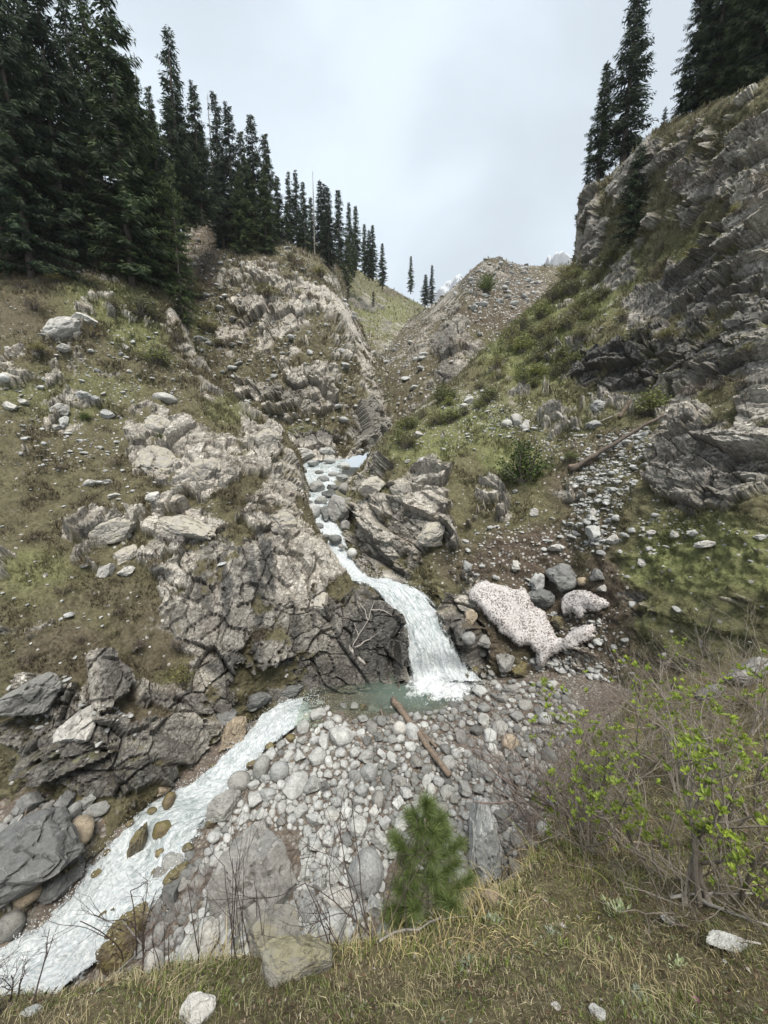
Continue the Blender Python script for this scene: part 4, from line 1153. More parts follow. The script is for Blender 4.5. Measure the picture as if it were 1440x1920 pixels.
for x, y, w_, h_ in [(508, 1402, 22, 16), (476, 1436, 26, 18), (440, 1492, 22, 16), (396, 1545, 24, 16), (356, 1592, 26, 18), (346, 1626, 20, 16), (292, 1640, 22, 18), (228, 1655, 18, 16), (330, 1548, 20, 18), (246, 1545, 16, 12), (285, 1522, 18, 14), (205, 1600, 18, 14), (182, 1640, 20, 16), (150, 1690, 18, 14), (400, 1440, 18, 14), (455, 1372, 18, 12), (545, 1385, 20, 14), (300, 1600, 16, 20), (215, 1690, 18, 20)]:
    B_('boulder', x, y, w_, h_, 'round' if x % 2 else 'block', M_WET, 'small brown wet rock in or beside the white water of the lower stream', group='small rocks in the lower stream', sink=-.05, sub=2)
B_('boulder', 478, 1312, 66, 34, 'block', M_DARKSLAB, 'dark wet rock at the water line under the main left cliff', roll=-12, sink=.2)
B_('boulder', 548, 1294, 54, 26, 'block', M_DARKSLAB, 'long dark rock at the water line nearest the pool outlet', roll=-6, sink=.2)
B_('boulder', 428, 1342, 40, 38, 'block', M_DARKSLAB, 'dark squat rock at the water line above the yellowish brown one', roll=10, sink=.2)
# on the left hillside
for x, y, w_, h_, kd, mt, lb, rl in [
    (310, 747, 46, 18, 'round', M_WHITE, 'long whitish boulder lying on the left turf above the main outcrop', 6), (122, 617, 64, 38, 'block', M_WHITE, 'pale outcrop block high on the left turf', -30),
    (160, 600, 46, 22, 'block', M_WHITE, 'rounded end of the high left outcrop', 8), (120, 652, 26, 14, 'block', M_WHITE, 'small pale rock just below the high left outcrop', 0),
    (22, 762, 26, 18, 'block', M_WHITE, 'white rock on the left turf near the border', 30), (46, 754, 20, 12, 'block', M_WHITE, 'white rock right of the one near the left border', 0),
    (8, 708, 26, 16, 'round', M_PALE, 'grey boulder cut by the left border on the turf', 10), (160, 741, 34, 16, 'block', M_PALE, 'flat grey rock on the left turf above the broken stones', 0),
    (178, 748, 20, 14, 'block', M_PALE, 'grey rock right of the flat one on the left turf', 0), (112, 768, 34, 22, 'block', M_WHITE, 'pale broken rock on the left turf', 0),
    (120, 790, 14, 26, 'block', M_PALE, 'narrow pale rock under the broken rock on the left turf', 0), (200, 778, 30, 20, 'block', M_PALE, 'grey rock right of the broken rock on the left turf', 0),
    (104, 802, 16, 12, 'block', M_WHITE, 'small pale stone lowest of the broken rocks on the left turf', 0), (235, 651, 16, 10, 'block', M_WHITE, 'small white stone on the left turf below the young bushes', 0),
    (242, 696, 10, 8, 'block', M_WHITE, 'tiny white stone on the left turf under the green bush', 0), (286, 930, 26, 22, 'block', M_WHITE, 'square whitish block below the main left outcrop', 0),
    (168, 905, 26, 16, 'block', M_WHITE, 'pale stone left of the main outcrop', -20), (200, 903, 26, 12, 'block', M_WHITE, 'long pale stone left of the main outcrop', -10),
    (212, 930, 30, 10, 'block', M_WHITE, 'thin pale stone under the long one left of the outcrop', -12), (200, 1068, 22, 34, 'slab', M_WHITE, 'pale slab leaning in the turf below the left outcrops', 35),
    (235, 1072, 36, 18, 'slab', M_WHITE, 'pale slab lying in the turf below the left outcrops', -30), (150, 1360, 60, 90, 'slab', M_WHITE, 'pale leaning slab in the yellowish soil of the lower left bank', 35),
    (62, 1300, 110, 80, 'slab', M_GREY, 'dark tilted slab with an overhang in the lower left bank', -40), (300, 1480, 50, 30, 'block', M_TAN, 'tan rock at the foot of the far bank', -20),
    (440, 1375, 50, 70, 'block', M_TAN, 'yellowish brown rock at the far bank where the stream narrows', 28)]:
    B_('boulder', x, y, w_, h_, kd, mt, lb, roll=rl, sink=.2, sub=3 if max(w_, h_) < 40 else 4)
M_OUT = stone_material('pale_outcrop', [(0.40, 0.375, 0.335), (0.46, 0.43, 0.385), (0.36, 0.335, 0.30)], moss=0.3)
for x, y, w_, h_, lb, rl in [
    (302, 786, 64, 40, 'pale rounded top block of the main left outcrop', 8), (296, 842, 104, 92, 'big pale rounded face of the main left outcrop', 12), (384, 868, 72, 66, 'pale broken face right of the big rounded outcrop face', -8),
    (350, 976, 112, 46, 'long pale overhanging ledge above the main left cliff', 12), (212, 985, 84, 44, 'pale tilted outcrop left of the overhanging ledge', -24), (236, 1032, 60, 34, 'broken pale outcrop below the tilted one', -28),
    (502, 808, 44, 50, 'pale outcrop on the hillside edge above the gorge', 24), (526, 965, 60, 44, 'pale rounded rock shoulder left of the upper stream', 18), (760, 905, 70, 50, 'pale pointed crest of the rock spur right of the stream', 24), (700, 900, 60, 34, 'pale rounded shoulder of the spur beside the upper stream', -20),
    (812, 985, 66, 50, 'overhanging nose on the right of the rock spur', -16), (600, 1115, 44, 46, 'grey fractured block on the cliff left of the cascade', 30)]:
    B_('outcrop', x, y, w_, h_, 'block', M_OUT, lb, 'outcrop', roll=rl, sink=.66, tilt=.35)
for x, y, w_, h_, kd, lb in [(880, 752, 20, 16, 'block', 'pale stone in the rubble at the top of the spur'), (868, 762, 18, 12, 'block', 'grey stone in the rubble at the top of the spur'), (968, 790, 26, 30, 'slab', 'leaning slab in the shattered rubble below the bushes'),
                             (985, 800, 18, 26, 'slab', 'second leaning slab in the shattered rubble below the bushes'), (950, 795, 20, 14, 'block', 'pale block left of the shattered rubble'), (784, 815, 20, 12, 'block', 'grey flat rock on the turf at the spur edge'),
                             (790, 862, 12, 10, 'block', 'white stone just above the spur rock'), (764, 865, 12, 8, 'block', 'second white stone just above the spur rock')]:
    B_('boulder', x, y, w_, h_, kd, M_WHITE, lb, sink=.1, sub=2)

# ---- countable stones: the 300 that show largest are objects, the rest one mass
bar_pale = [(600, 1318), (640, 1352), (668, 1385), (700, 1440), (716, 1500), (735, 1560), (742, 1600), (716, 1650), (700, 1720), (650, 1760), (560, 1780), (430, 1810), (330, 1815), (300, 1790), (380, 1700), (400, 1640), (375, 1640), (400, 1560), (430, 1530), (470, 1490), (440, 1450), (500, 1410), (560, 1370)]
bar_grey = [(660, 1352), (740, 1345), (830, 1330), (900, 1300), (960, 1278), (1060, 1290), (1090, 1330), (1060, 1400), (1010, 1470), (990, 1540), (960, 1620), (900, 1660), (760, 1640), (740, 1560), (716, 1480), (690, 1400)]
far_bank = [(40, 1510), (170, 1500), (200, 1530), (130, 1560), (0, 1560)]
near_edge = [(300, 1640), (350, 1600), (400, 1640), (390, 1700), (330, 1770), (270, 1800), (250, 1760)]
under = [(620, 1325), (700, 1335), (800, 1325), (930, 1285), (930, 1262), (900, 1250), (860, 1300), (760, 1330)]


class Occ:
    def __init__(self):
        self.g = {}

    def ok(self, x, y, r):
        c = 40
        for i in range(int((x - r - 40) // c), int((x + r + 40) // c) + 1):
            for j in range(int((y - r - 40) // c), int((y + r + 40) // c) + 1):
                for (a, b, q) in self.g.get((i, j), ()):
                    if (a - x) ** 2 + (b - y) ** 2 < (0.80 * (q + r)) ** 2:
                        return False
        self.g.setdefault((int(x // c), int(y // c)), []).append((x, y, r))
        return True


occ = Occ()
for x, y, r in [(498, 1600, 95), (686, 1632, 34), (632, 1690, 25), (622, 1730, 26), (900, 1590, 42), (418, 1512, 32), (449, 1466, 20), (525, 1447, 18), (490, 1440, 18), (415, 1720, 20), (749, 1367, 13), (955, 1392, 15)]:
    occ.ok(x, y, r)
cand = []


def fill(poly, zone, radii, tries, flat):
    xs, ys = [p[0] for p in poly], [p[1] for p in poly]
    for r0, n in zip(radii, tries):
        X, Y = rng.uniform(min(xs), max(xs), n), rng.uniform(min(ys), max(ys), n)
        ins = in_poly(X, Y, poly)
        for x, y in zip(X[ins], Y[ins]):
            r = r0 * rng.uniform(0.8, 1.25)
            if occ.ok(x, y, r):
                cand.append((r, x, y, zone, flat))


fill(bar_pale, 'pale', (18, 14, 11, 8.5, 6.5, 5, 3.6), (40, 160, 600, 2200, 5200, 9000, 12000), 0.75)
fill(bar_grey, 'grey', (14, 11.5, 9, 7, 5.5, 4.3, 3.2), (50, 180, 600, 2200, 5600, 9000, 13000), 0.7)
fill(far_bank, 'bank', (16, 11, 8, 6), (60, 200, 500, 800), 0.7)
fill(near_edge, 'edge', (18, 13, 9, 6), (80, 250, 600, 900), 0.7)
fill(under, 'pool', (9, 7, 5), (400, 1000, 2000), 0.7)
n_open = len(cand)
fill([(960, 1640), (1180, 1330), (1320, 1450), (1250, 1700), (900, 1830), (500, 1880), (260, 1880), (400, 1830), (700, 1745)], 'behind', (15, 10, 7), (250, 900, 1800), 0.7)
cand.sort(key=lambda c: -c[0])
LAB = {'pale': 'pale rounded stone packed among others on the stone bar beside the rapids', 'grey': 'grey cobble among others on the shore between pool, log and shrubs',
       'bank': 'dark grey stone on the far bank under the shaded cliff foot', 'edge': 'brownish stone on the steep near edge of the rapids', 'pool': 'brown stone at the shallow edge of the plunge pool'}
GRP = {'pale': 'pale stones of the bar', 'grey': 'grey cobbles of the shore', 'bank': 'stones of the far bank', 'edge': 'stones at the near edge of the rapids', 'pool': 'stones at the pool edge'}
MAT = {'pale': M_PALE, 'grey': M_GREY, 'bank': M_GREY, 'edge': M_GREY, 'pool': M_WET}
mass = {'pale': Buf(), 'grey': Buf()}
n_ind = 0
for r, x, y, zone, flat in cand:
    loc, nor, on = hit(x, y, ('river_bed',) if zone == 'behind' else None)
    if loc is None or on == 'grassy_bank' or (zone in ('pale', 'edge') and on not in ('river_bed',)):
        continue
    dep = pix(loc)[2]
    s = 2 * r * dep / FPX
    sc3 = np.array([s * rng.uniform(0.9, 1.35), s * rng.uniform(0.8, 1.1), s * rng.uniform(0.6, 0.95)])
    roundish = rng.rand() < (0.45 if zone == 'pale' else 0.3)
    q = rnd_rot(0.55)
    p = Vector(loc) + Vector((0, 0, sc3[2] * 0.20))
    mat = MAT.get(zone, M_GREY)
    if zone == 'pale' and rng.rand() < 0.1:
        mat = M_GREY
    if zone == 'grey' and rng.rand() < 0.22:
        mat = M_PALE
    if n_ind < 292 and zone != 'behind':
        me = (ROUND_ME if roundish else BLOCKY_ME)[rng.randint(7)]
        o = obj('stone', shared(me, mat))
        o.location, o.rotation_mode = p, 'XYZ'
        o.rotation_euler = q.to_euler()
        o.scale = sc3
        tag(o, LAB[zone], 'stone', GRP[zone])
        n_ind += 1
    else:
        v, f = (LOW_R if roundish else LOW_B)[rng.randint(8)]
        Rm = np.array(q.to_matrix())
        mass['pale' if mat is M_PALE else 'grey'].add((v * 0.5 * sc3) @ Rm.T + np.array(p), f, np.full(3, rng.rand()))
for k, mt in (('pale', M_PALE_S), ('grey', M_GREY_S)):
    o = obj('small_stones', mass[k].mesh('small_stones', smooth=False), mt)
    tag(o, {'pale': 'small pale stones filling the gaps of the stone bar', 'grey': 'small grey stones of the shore and banks'}[k], kind='stuff')

# ---- small stones strewn over the slopes
LOW_0 = [rock_shape(120 + i, 0, 0.1, 6, 0.05) for i in range(8)]
strew = Buf()
rs = np.random.RandomState(77)
for name, n, smin in (('hillside', 900, 0.10), ('cliff_slope', 3600, 0.09), ('rocky_ridge', 700, 0.3), ('moraine_ridge', 900, 0.35)):
    T = TERRAIN[name]
    w = T['m_scree'] ** 1.5 * (1 - T['rock']) * (T['N'][:, 2] > 0.25) * (T['px'] > -30) * (T['px'] < 1470)
    idx = rs.choice(len(w), n, p=w / w.sum())
    for i in idx:
        s = min(smin * rs.pareto(2.2) + smin, smin * 5)
        v, f = (LOW_0 if s < smin * 2.2 else LOW_B)[rs.randint(8)]
        q = Matrix.Rotation(rs.uniform(0, 6.28), 3, 'Z') @ Matrix.Rotation(rs.uniform(-.5, .5), 3, 'X')
        strew.add((v * 0.5 * np.array([s * rs.uniform(1, 1.6), s, s * rs.uniform(.4, .8)])) @ np.array(q).T + T['P'][i] + T['N'][i] * s * 0.12, f, np.full(3, rs.rand()))
tag(obj('scree_stones', strew.mesh('scree_stones', smooth=False), M_PALE_S), 'small pale stones strewn over the turf and gully', kind='stuff')


# ------------------------------------------------------------------ old snow in the gully
def snow_patch(outline, label, thick, seed):
    ol = np.array(outline, float)
    x0, y0, x1, y1 = ol[:, 0].min(), ol[:, 1].min(), ol[:, 0].max(), ol[:, 1].max()
    step = 2.6
    gx, gy = np.meshgrid(np.arange(x0 - 2, x1 + 3, step), np.arange(y0 - 2, y1 + 3, step))
    X, Y = gx.ravel(), gy.ravel()
    wx = (fbm(np.stack([X * .08, Y * .08, X * 0], -1), seed, 3) - .5) * 9
    wy = (fbm(np.stack([X * .08, Y * .08, X * 0 + 9], -1), seed + 3, 3) - .5) * 9
    ins = in_poly(X + wx, Y + wy, outline).reshape(gx.shape)
    nseg = len(ol)
    dist = np.full(X.shape, 1e9)
    for i in range(nseg):
        a, b = ol[i], ol[(i + 1) % nseg]
        tt = np.clip(((X + wx - a[0]) * (b - a)[0] + (Y + wy - a[1]) * (b - a)[1]) / ((b - a) @ (b - a) + 1e-9), 0, 1)
        dist = np.minimum(dist, np.hypot(X + wx - a[0] - tt * (b - a)[0], Y + wy - a[1] - tt * (b - a)[1]))
    # the snow follows the smoothed fall of the gully, not its stones
    S = TERRAIN['cliff_slope']
    G = np.zeros((X.size, 3))
    for i, (x, y) in enumerate(zip(X, Y)):
        p, n_, on = hit(x, y, ('cliff_slope', 'river_bed'))
        G[i] = p if p is not None else at(x, y, 23.0)
    A, B = gx.shape
    Yd = G[:, 1].reshape(A, B)
    for _ in range(60):
        Yp = np.pad(Yd, 1, mode='edge')
        Yd = (Yp[:-2, 1:-1] + Yp[2:, 1:-1] + Yp[1:-1, :-2] + Yp[1:-1, 2:]) / 4
    T = np.array([at(x, y, d) for x, y, d in zip(X, Y, Yd.ravel())])
    N = unit(np.cross(np.gradient(T.reshape(A, B, 3), axis=1), np.gradient(T.reshape(A, B, 3), axis=0))).reshape(-1, 3)
    N *= np.sign((N * -T).sum(-1, keepdims=True))
    prof = np.sqrt(np.clip(dist / 12.0, 0, 1))
    rest = sstep(10, 26, dist)
    top = T + N * (thick * (0.45 + 0.55 * prof) + (fbm(T * 1.6, seed + 7, 3) - 0.5) * 0.10)[:, None]
    bot = T + N * (thick * 0.42 * (1 - rest) - 0.3 * rest)[:, None]
    idx = -np.ones(A * B, int)
    cells = ins[:-1, :-1] & ins[1:, :-1] & ins[:-1, 1:] & ins[1:, 1:]
    V, F, nn = [], [], [0]

    def vid(k, lay):
        key = (k, lay)
        if key not in mp:
            mp[key] = len(V)
            V.append(top[k] if lay else bot[k])
        return mp[key]
    mp = {}
    for i, j in np.argwhere(cells):
        a, b, c, d = i * B + j, i * B + j + 1, (i + 1) * B + j + 1, (i + 1) * B + j
        F.append([vid(a, 1), vid(d, 1), vid(c, 1), vid(b, 1)])
        F.append([vid(a, 0), vid(b, 0), vid(c, 0), vid(d, 0)])
        for (di, dj), (p, q) in (((-1, 0), (a, b)), ((1, 0), (c, d)), ((0, -1), (d, a)), ((0, 1), (b, c))):
            u, v2 = i + di, j + dj
            if not (0 <= u < A - 1 and 0 <= v2 < B - 1 and cells[u, v2]):
                F.append([vid(p, 1), vid(q, 1), vid(q, 0), vid(p, 0)])
    o = obj('snow_patch', mesh_np('snow_patch', np.array(V), np.array(F)), M_SNOW)
    tag(o, label, 'snow patch')


M_SNOW, _nt = new_mat('old_speckled_snow')
t = NT(_nt)
Pc = t.coord('Object')
sp1, sp2 = t.noise(Pc, 9.0, 5, 0.8), t.noise(Pc, 1.1, 4, 0.6)
spk = t.ramp(t.math('ADD', sp1, t.math('MULTIPLY', sp2, 0.28)), [(0.655, 0.0), (0.70, 0.85)])
c = t.mix(t.ramp(sp2, [(0.35, 0.0), (0.65, 1.0)]), (0.47, 0.447, 0.44), (0.57, 0.545, 0.535))
c = t.mix(t.ramp(t.math('ADD', sp1, t.math('MULTIPLY', sp2, 0.28)), [(0.56, 0.0), (0.66, 0.35)]), c, (0.27, 0.225, 0.205))
c = t.mix(spk, c, (0.07, 0.055, 0.047))
t.out(t.bsdf(c, 0.8, 0.2, t.bump(t.noise(Pc, 6, 6, 0.7), 0.45, 0.04)))
snow_patch([(876, 1112), (898, 1086), (920, 1088), (945, 1098), (958, 1106), (978, 1104), (990, 1118), (998, 1140), (1020, 1148), (1028, 1165), (1040, 1178), (1048, 1196), (1062, 1198), (1085, 1180), (1098, 1172), (1112, 1170), (1118, 1190), (1108, 1208),
            (1088, 1220), (1050, 1226), (1034, 1232), (1024, 1242), (1002, 1242), (998, 1222), (985, 1210), (972, 1218), (940, 1190), (918, 1170), (890, 1140), (874, 1126)],
           'long tongue of dirty speckled snow hooking to the right in the gully beside the pool', 0.95, 61)
snow_patch([(1048, 1128), (1060, 1112), (1082, 1104), (1110, 1104), (1136, 1122), (1138, 1136), (1126, 1148), (1106, 1146), (1094, 1160), (1082, 1152), (1066, 1156), (1050, 1144)],
           'small rounded lobe of dirty snow above the hook of the long tongue', 0.75, 67)
# ------------------------------------------------------------------ spruce trees
def leafy(name, trans=0.25, rough=0.7, attr=True, col=None, var=0.25):
    m, nt = new_mat(name)
    t = NT(nt)
    c = t.attr('tint', 'Color') if col is None else None
    if col is not None:
        c = t.n('ShaderNodeRGB').outputs[0]
        c.default_value = (*col, 1)
    r = t.n('ShaderNodeObjectInfo').outputs['Random']
    c = t.mix(1.0, c, t.ramp(r, [(0.0, (1 - var, 1 - var, 1 - var * .8)), (0.5, (1, 1, 1)), (1.0, (1 + var * 1.2, 1 + var, 1 - var * .3))]), 'MULTIPLY')
    d = t.bsdf(c, rough, 0.2)
    tr = t.n('ShaderNodeBsdfTranslucent', {'Color': c}).outputs[0]
    t.out(t.n('ShaderNodeMixShader', {0: trans, 1: d, 2: tr}).outputs[0])
    return m


def bark(name, a, b, s=6.0):
    m, nt = new_mat(name)
    t = NT(nt)
    n = t.noise(t.coord('Object', (1, 1, 0.25)), s, 8, 0.7)
    t.out(t.bsdf(t.ramp(n, [(0.3, a), (0.7, b)]), 0.9, 0.15, t.bump(n, 0.8, 0.05)))
    return m


M_NEEDLE = leafy('spruce_needles', 0.15, var=.38)
M_BARK = bark('spruce_bark', (0.045, 0.036, 0.030), (0.16, 0.135, 0.115))
M_DEAD = bark('dead_wood', (0.13, 0.115, 0.10), (0.34, 0.31, 0.28))


def spruce(seed, H=30.0, wid=0.13, start=0.10, dens=1.0, narrow=1.0, airy=0.0):
    """trunk and crown of a spruce H metres tall: whorls of drooping limbs hung with sprays of needles"""
    rs = np.random.RandomState(seed)
    tb = Buf()
    k = 14
    zz = np.linspace(0, 1, k)
    bend = rs.normal(0, 0.12, (k, 2)).cumsum(0) * 0.25
    tp = np.stack([bend[:, 0] * zz, bend[:, 1] * zz, zz * H - 0.6 * (1 - zz)], -1)
    tb.tube(tp, 0.012 * H * (1 - zz) ** 0.85 + 0.03, 8)
    cv, cf, cc = [], [], []
    nb = int(250 * dens)
    lobes = rs.uniform(0.8, 1.2, 12)
    wood = Buf()
    for i in range(nb):
        s = (i + rs.rand()) / nb
        s = start + (1 - start) * s ** 1.0
        z = s * H
        ang = rs.uniform(0, 6.283)
        u = (1 - s) / (1 - start)
        L = wid * H * (0.10 + 0.90 * u ** (0.72 * narrow)) * lobes[int(s * 11.99)] * rs.uniform(0.45, 1.2)
        if u > 0.88:
            L *= 0.75
        if rs.rand() < airy:
            continue
        droop = 0.16 + 0.40 * u + rs.uniform(-.08, .12)
        dirv = np.array([math.cos(ang), math.sin(ang), 0])
        c0 = np.array([np.interp(z, tp[:, 2], tp[:, 0]), np.interp(z, tp[:, 2], tp[:, 1]), z])
        ns = max(3, int(L * 4.2 * (0.9 + 0.2 * rs.rand())))
        tt = np.linspace(0.12, 1.0, ns)
        side = np.array([-dirv[1], dirv[0], 0])
        pts = c0 + dirv * (tt * L)[:, None] + np.array([0, 0, 1.0]) * ((0.20 * tt - droop * tt ** 1.5 + 0.16 * tt ** 4) * L)[:, None]
        if L > 1.2:
            wood.tube(np.concatenate([c0[None], pts[::max(1, ns // 3)]]), np.linspace(0.05, 0.012, len(pts[::max(1, ns // 3)]) + 1), 3, cap=False)
        shade = rs.uniform(0.7, 1.25)
        for j in range(ns):
            for sg in (-1, 1, 0, -1, 1):
                if rs.rand() < 0.10:
                    continue
                ln = (0.42 + 0.36 * rs.rand()) * (0.55 + 0.55 * math.sin(math.pi * min(1, tt[j] * 0.85 + 0.12))) * (H / 30) * (1.25 if sg else 1.0)
                d = unit(dirv * rs.uniform(.2, .8) + side * sg * rs.uniform(.5, 1.1) + np.array([0, 0, -1.0]) * rs.uniform(.15, .95))
                w = unit(np.cross(d, rs.normal(size=3))) * ln * rs.uniform(.08, .15)
                p = pts[j] + rs.normal(0, 0.05, 3)
                n0 = len(cv)
                cv += [p - w * 0.3, p + d * ln * 0.5 - w, p + d * ln, p + d * ln * 0.5 + w]
                cf += [(n0, n0 + 1, n0 + 2), (n0, n0 + 2, n0 + 3)]
                b = shade * rs.uniform(0.7, 1.3)
                col = np.array([0.034, 0.053, 0.031]) * b + (np.array([0.014, 0.016, 0.002]) if tt[j] > 0.8 else 0)
                cc += [col] * 4
    crown = mesh_np('crown', np.array(cv), np.array(cf), {'tint': np.array(cc)}, smooth=False)
    crown.materials.append(M_NEEDLE)
    tv = Buf()
    tv.add(np.concatenate(tb.v), np.concatenate(tb.f))
    if wood.n:
        tv.add(np.concatenate(wood.v), np.concatenate(wood.f))
    trunk = tv.mesh('trunk')
    trunk.materials.append(M_BARK)
    return trunk, crown


def dead_spruce(seed, H=30.0):
    rs = np.random.RandomState(seed)
    b, br = Buf(), Buf()
    zz = np.linspace(0, 1, 10)
    b.tube(np.stack([rs.normal(0, .06, 10).cumsum(), rs.normal(0, .06, 10).cumsum(), zz * H - .5], -1), 0.009 * H * (1 - zz) + 0.04, 6)
    for i in range(110):
        s = rs.uniform(0.35, 0.98)
        L = rs.uniform(0.4, 1.7) * (1.15 - s)
        a = rs.uniform(0, 6.28)
        p = np.array([0, 0, s * H])
        q = p + np.array([math.cos(a) * L, math.sin(a) * L, -0.15 * L])
        br.tube(np.array([p, (p + q) / 2 + [0, 0, .06], q]), [0.05, 0.035, 0.012], 3)
    m1, m2 = b.mesh('trunk'), br.mesh('branches')
    m1.materials.append(M_DEAD)
    m2.materials.append(M_DEAD)
    return m1, m2


SPRUCE = [spruce(1, wid=.165, start=.04, dens=1.1, airy=.08, narrow=1.1), spruce(2, wid=.18, start=.03, dens=1.15, airy=.06, narrow=1.1), spruce(3, wid=.150, start=.08, airy=.08, narrow=1.2), spruce(4, wid=.135, start=.10, airy=.2, narrow=1.2), spruce(5, wid=.115, start=.06, narrow=1.15), spruce(6, wid=.20, start=.02, dens=1.25)]
SMALL = [spruce(8, H=30.0, wid=.22, start=.02, dens=.8), spruce(9, H=30, wid=.26, start=.02, dens=.7)]
DEADT = [dead_spruce(11), dead_spruce(12)]


def tree(px, py, Y, top, kind, label, group=None, width=1.0, name='spruce_tree'):
    """a tree whose foot is seen near (px, py) at distance Y and whose tip is seen at height py = top"""
    b = at(px, py, abs(Y))
    g, _n = drop(b[0], b[1], 300)
    if Y < 0:
        b = g = hit(px, py)[0]
        Y = b[1]
    z0 = g[2] if g is not None and abs(g[2] - b[2]) < 5 else b[2]
    d = ray(px, top)
    z1 = d[2] / d[1] * Y
    H = max(z1 - z0, 1.0)
    src = {'d': DEADT, 's': SMALL}.get(kind[0], SPRUCE)[int(kind[-1])]
    r = empty(name, (b[0], b[1], z0))
    tag(r, label, 'tree', group)
    k = H / 30.0
    w = width * (k if kind[0] == 's' else max(k, 0.75 * k + 0.2))
    for me, nm in zip(src, ('trunk', 'branches' if kind[0] == 'd' else 'crown')):
        c = obj(nm, me, None, r)
        c.scale = (w, w, k)
        if nm == 'branches':
            c['kind'] = 'stuff'
    r.rotation_euler = (0, 0, rng.uniform(0, 6.28))
    return r


ORD = ['first', 'second', 'third', 'fourth', 'fifth', 'sixth', 'seventh', 'eighth', 'ninth', 'tenth', 'eleventh', 'twelfth']
G1 = 'tall dark spruces in the dense stand on the left slope'
L1 = 'tall dark spruce crowded into the dense stand on the upper left slope'
for px, py, Y, top, k, w in [(-60, 520, 37, -260, 's0', .5), (15, 515, 43, -150, '2', 1.1), (60, 520, 39, -70, '5', 1.05), (128, 505, 42, -90, '1', 1.1), (172, 480, 47, -10, '2', 1.0), (95, 480, 50, -60, '2', 1.0),
                          (205, 480, 51, -30, '0', 1.1), (150, 440, 57, 60, '2', 1.0), (40, 440, 56, -20, '2', 1.0), (262, 470, 55, 120, '5', 1.0), (300, 460, 58, 210, '5', 1.0)]:
    tree(px, py, Y, top, k, L1, G1, w)
tree(248, 525, 45, -25, '1', 'big dark spruce at the front right of the dense left stand', None, 1.2)
tree(272, 535, 47, 110, '5', 'broad spruce right of the biggest one in the left stand', None, .95)
tree(340, 578, 47.5, 300, 's0', 'low dark spruce hanging furthest down the hillside edge, below the left stand', None, .62)
tree(312, 535, 50, 230, '5', 'spruce between the broad one and the low dark one of the left stand', None, .9)
tree(280, 430, 62, 92, 'd0', 'dead spruce with a bare top among the left stand')
tree(300, 430, 64, 160, '2', 'thin spruce just right of the dead bare top', None, .9)
tree(342, 420, 68, 55, '3', 'tall airy spruce standing above its neighbours right of the left stand', None, 1.2)
tree(378, 415, 72, 155, '2', 'airy spruce next right of the tall airy one', None, 1.15)
G2 = 'spruces behind the tall airy one'
for px, py, Y, top, k in [(352, 420, 70, 215, '0'), (330, 430, 66, 190, '0'), (385, 410, 76, 235, '0'), (365, 420, 74, 250, '1')]:
    tree(px, py, Y, top, k, 'dark spruce filling the stand behind the tall airy spruce', G2, 1.1)
tree(404, 410, 86, 170, 'd1', 'dead grey spruce pole left of the spruces on the ridge')
G3 = 'spruces standing on top of the rocky ridge'
for i, (px, py, Y, top, k, w) in enumerate(sorted([(418, 455, 86, 172, '3', 1.1), (440, 462, 83, 195, '2', 1.2), (462, 470, 84, 245, '2', 1.1), (482, 470, 88, 214, '3', 1.3), (505, 465, 90, 250, '2', 1.2), (420, 470, 82, 300, '1', 1.1), (455, 475, 81, 330, '5', 1.0), (500, 480, 84, 320, '1', 1.1), (525, 470, 93, 330, '2', 1.1), (408, 440, 90, 300, '0', 1.1), (475, 470, 90, 300, '0', 1.1)])):
    tree(px, py, Y, top, k, '%s spruce from the left of those standing on the rocky ridge' % ORD[i], G3, w)
G4 = 'spruces along the skyline behind the ridge'
for i, (px, py, Y, top, k, w) in enumerate(sorted([(545, 470, 108, 322, '3', 1.0), (558, 480, 110, 320, '2', 1.0), (572, 485, 108, 340, '2', 1.0), (585, 480, 118, 370, '4', 1.1), (603, 488, 118, 340, '4', 1.3), (612, 490, 120, 345, '2', 1.1), (540, 480, 104, 380, '0', 1.0)])):
    tree(px, py, Y, top, k, '%s spruce from the left in the skyline row behind the rocky ridge' % ORD[i], G4, w)
tree(590, 480, 116, 318, 'd0', 'dead bare spruce on the skyline behind the rocky ridge')
tree(618, 528, 98, 352, '4', 'narrow dark spruce on the right edge of the rocky ridge', None, 1.1)
tree(637, 520, 130, 356, '4', 'very narrow spruce rising right of the ridge edge', None, 1.2)
tree(652, 540, 112, 440, 's0', 'conical full spruce standing lower than its neighbours right of the ridge edge', None, .8)
G5 = 'narrow spruces stepping down the far slope'
for i, (px, py, Y, top, k, w) in enumerate(sorted([(655, 500, 150, 380, '4', 1.1), (668, 505, 155, 386, '4', 1.2), (684, 515, 150, 420, '4', 1.1), (692, 525, 148, 432, '4', 1.2), (699, 525, 152, 422, '4', 1.2), (662, 520, 145, 440, '4', 1.1)])):
    tree(px, py, Y, top, k, '%s narrow spruce from the left of those stepping down the far slope' % ORD[i], G5, w)
tree(717, 540, 165, 456, '4', 'last narrow spruce at the lower end of the row on the far slope', None, 1.2)
tree(770, 550, 235, 480, '4', 'lone narrow spruce in the notch', None, 1.1)
tree(797, 574, 215, 515, '4', 'shorter of the two close spruces in the notch', None, 1.7)
tree(809, 572, 215, 497, '4', 'taller of the two close spruces in the notch', None, 1.1)
tree(700, 575, 130, 545, 's1', 'small round fir on the far slope below the row', None, .9)
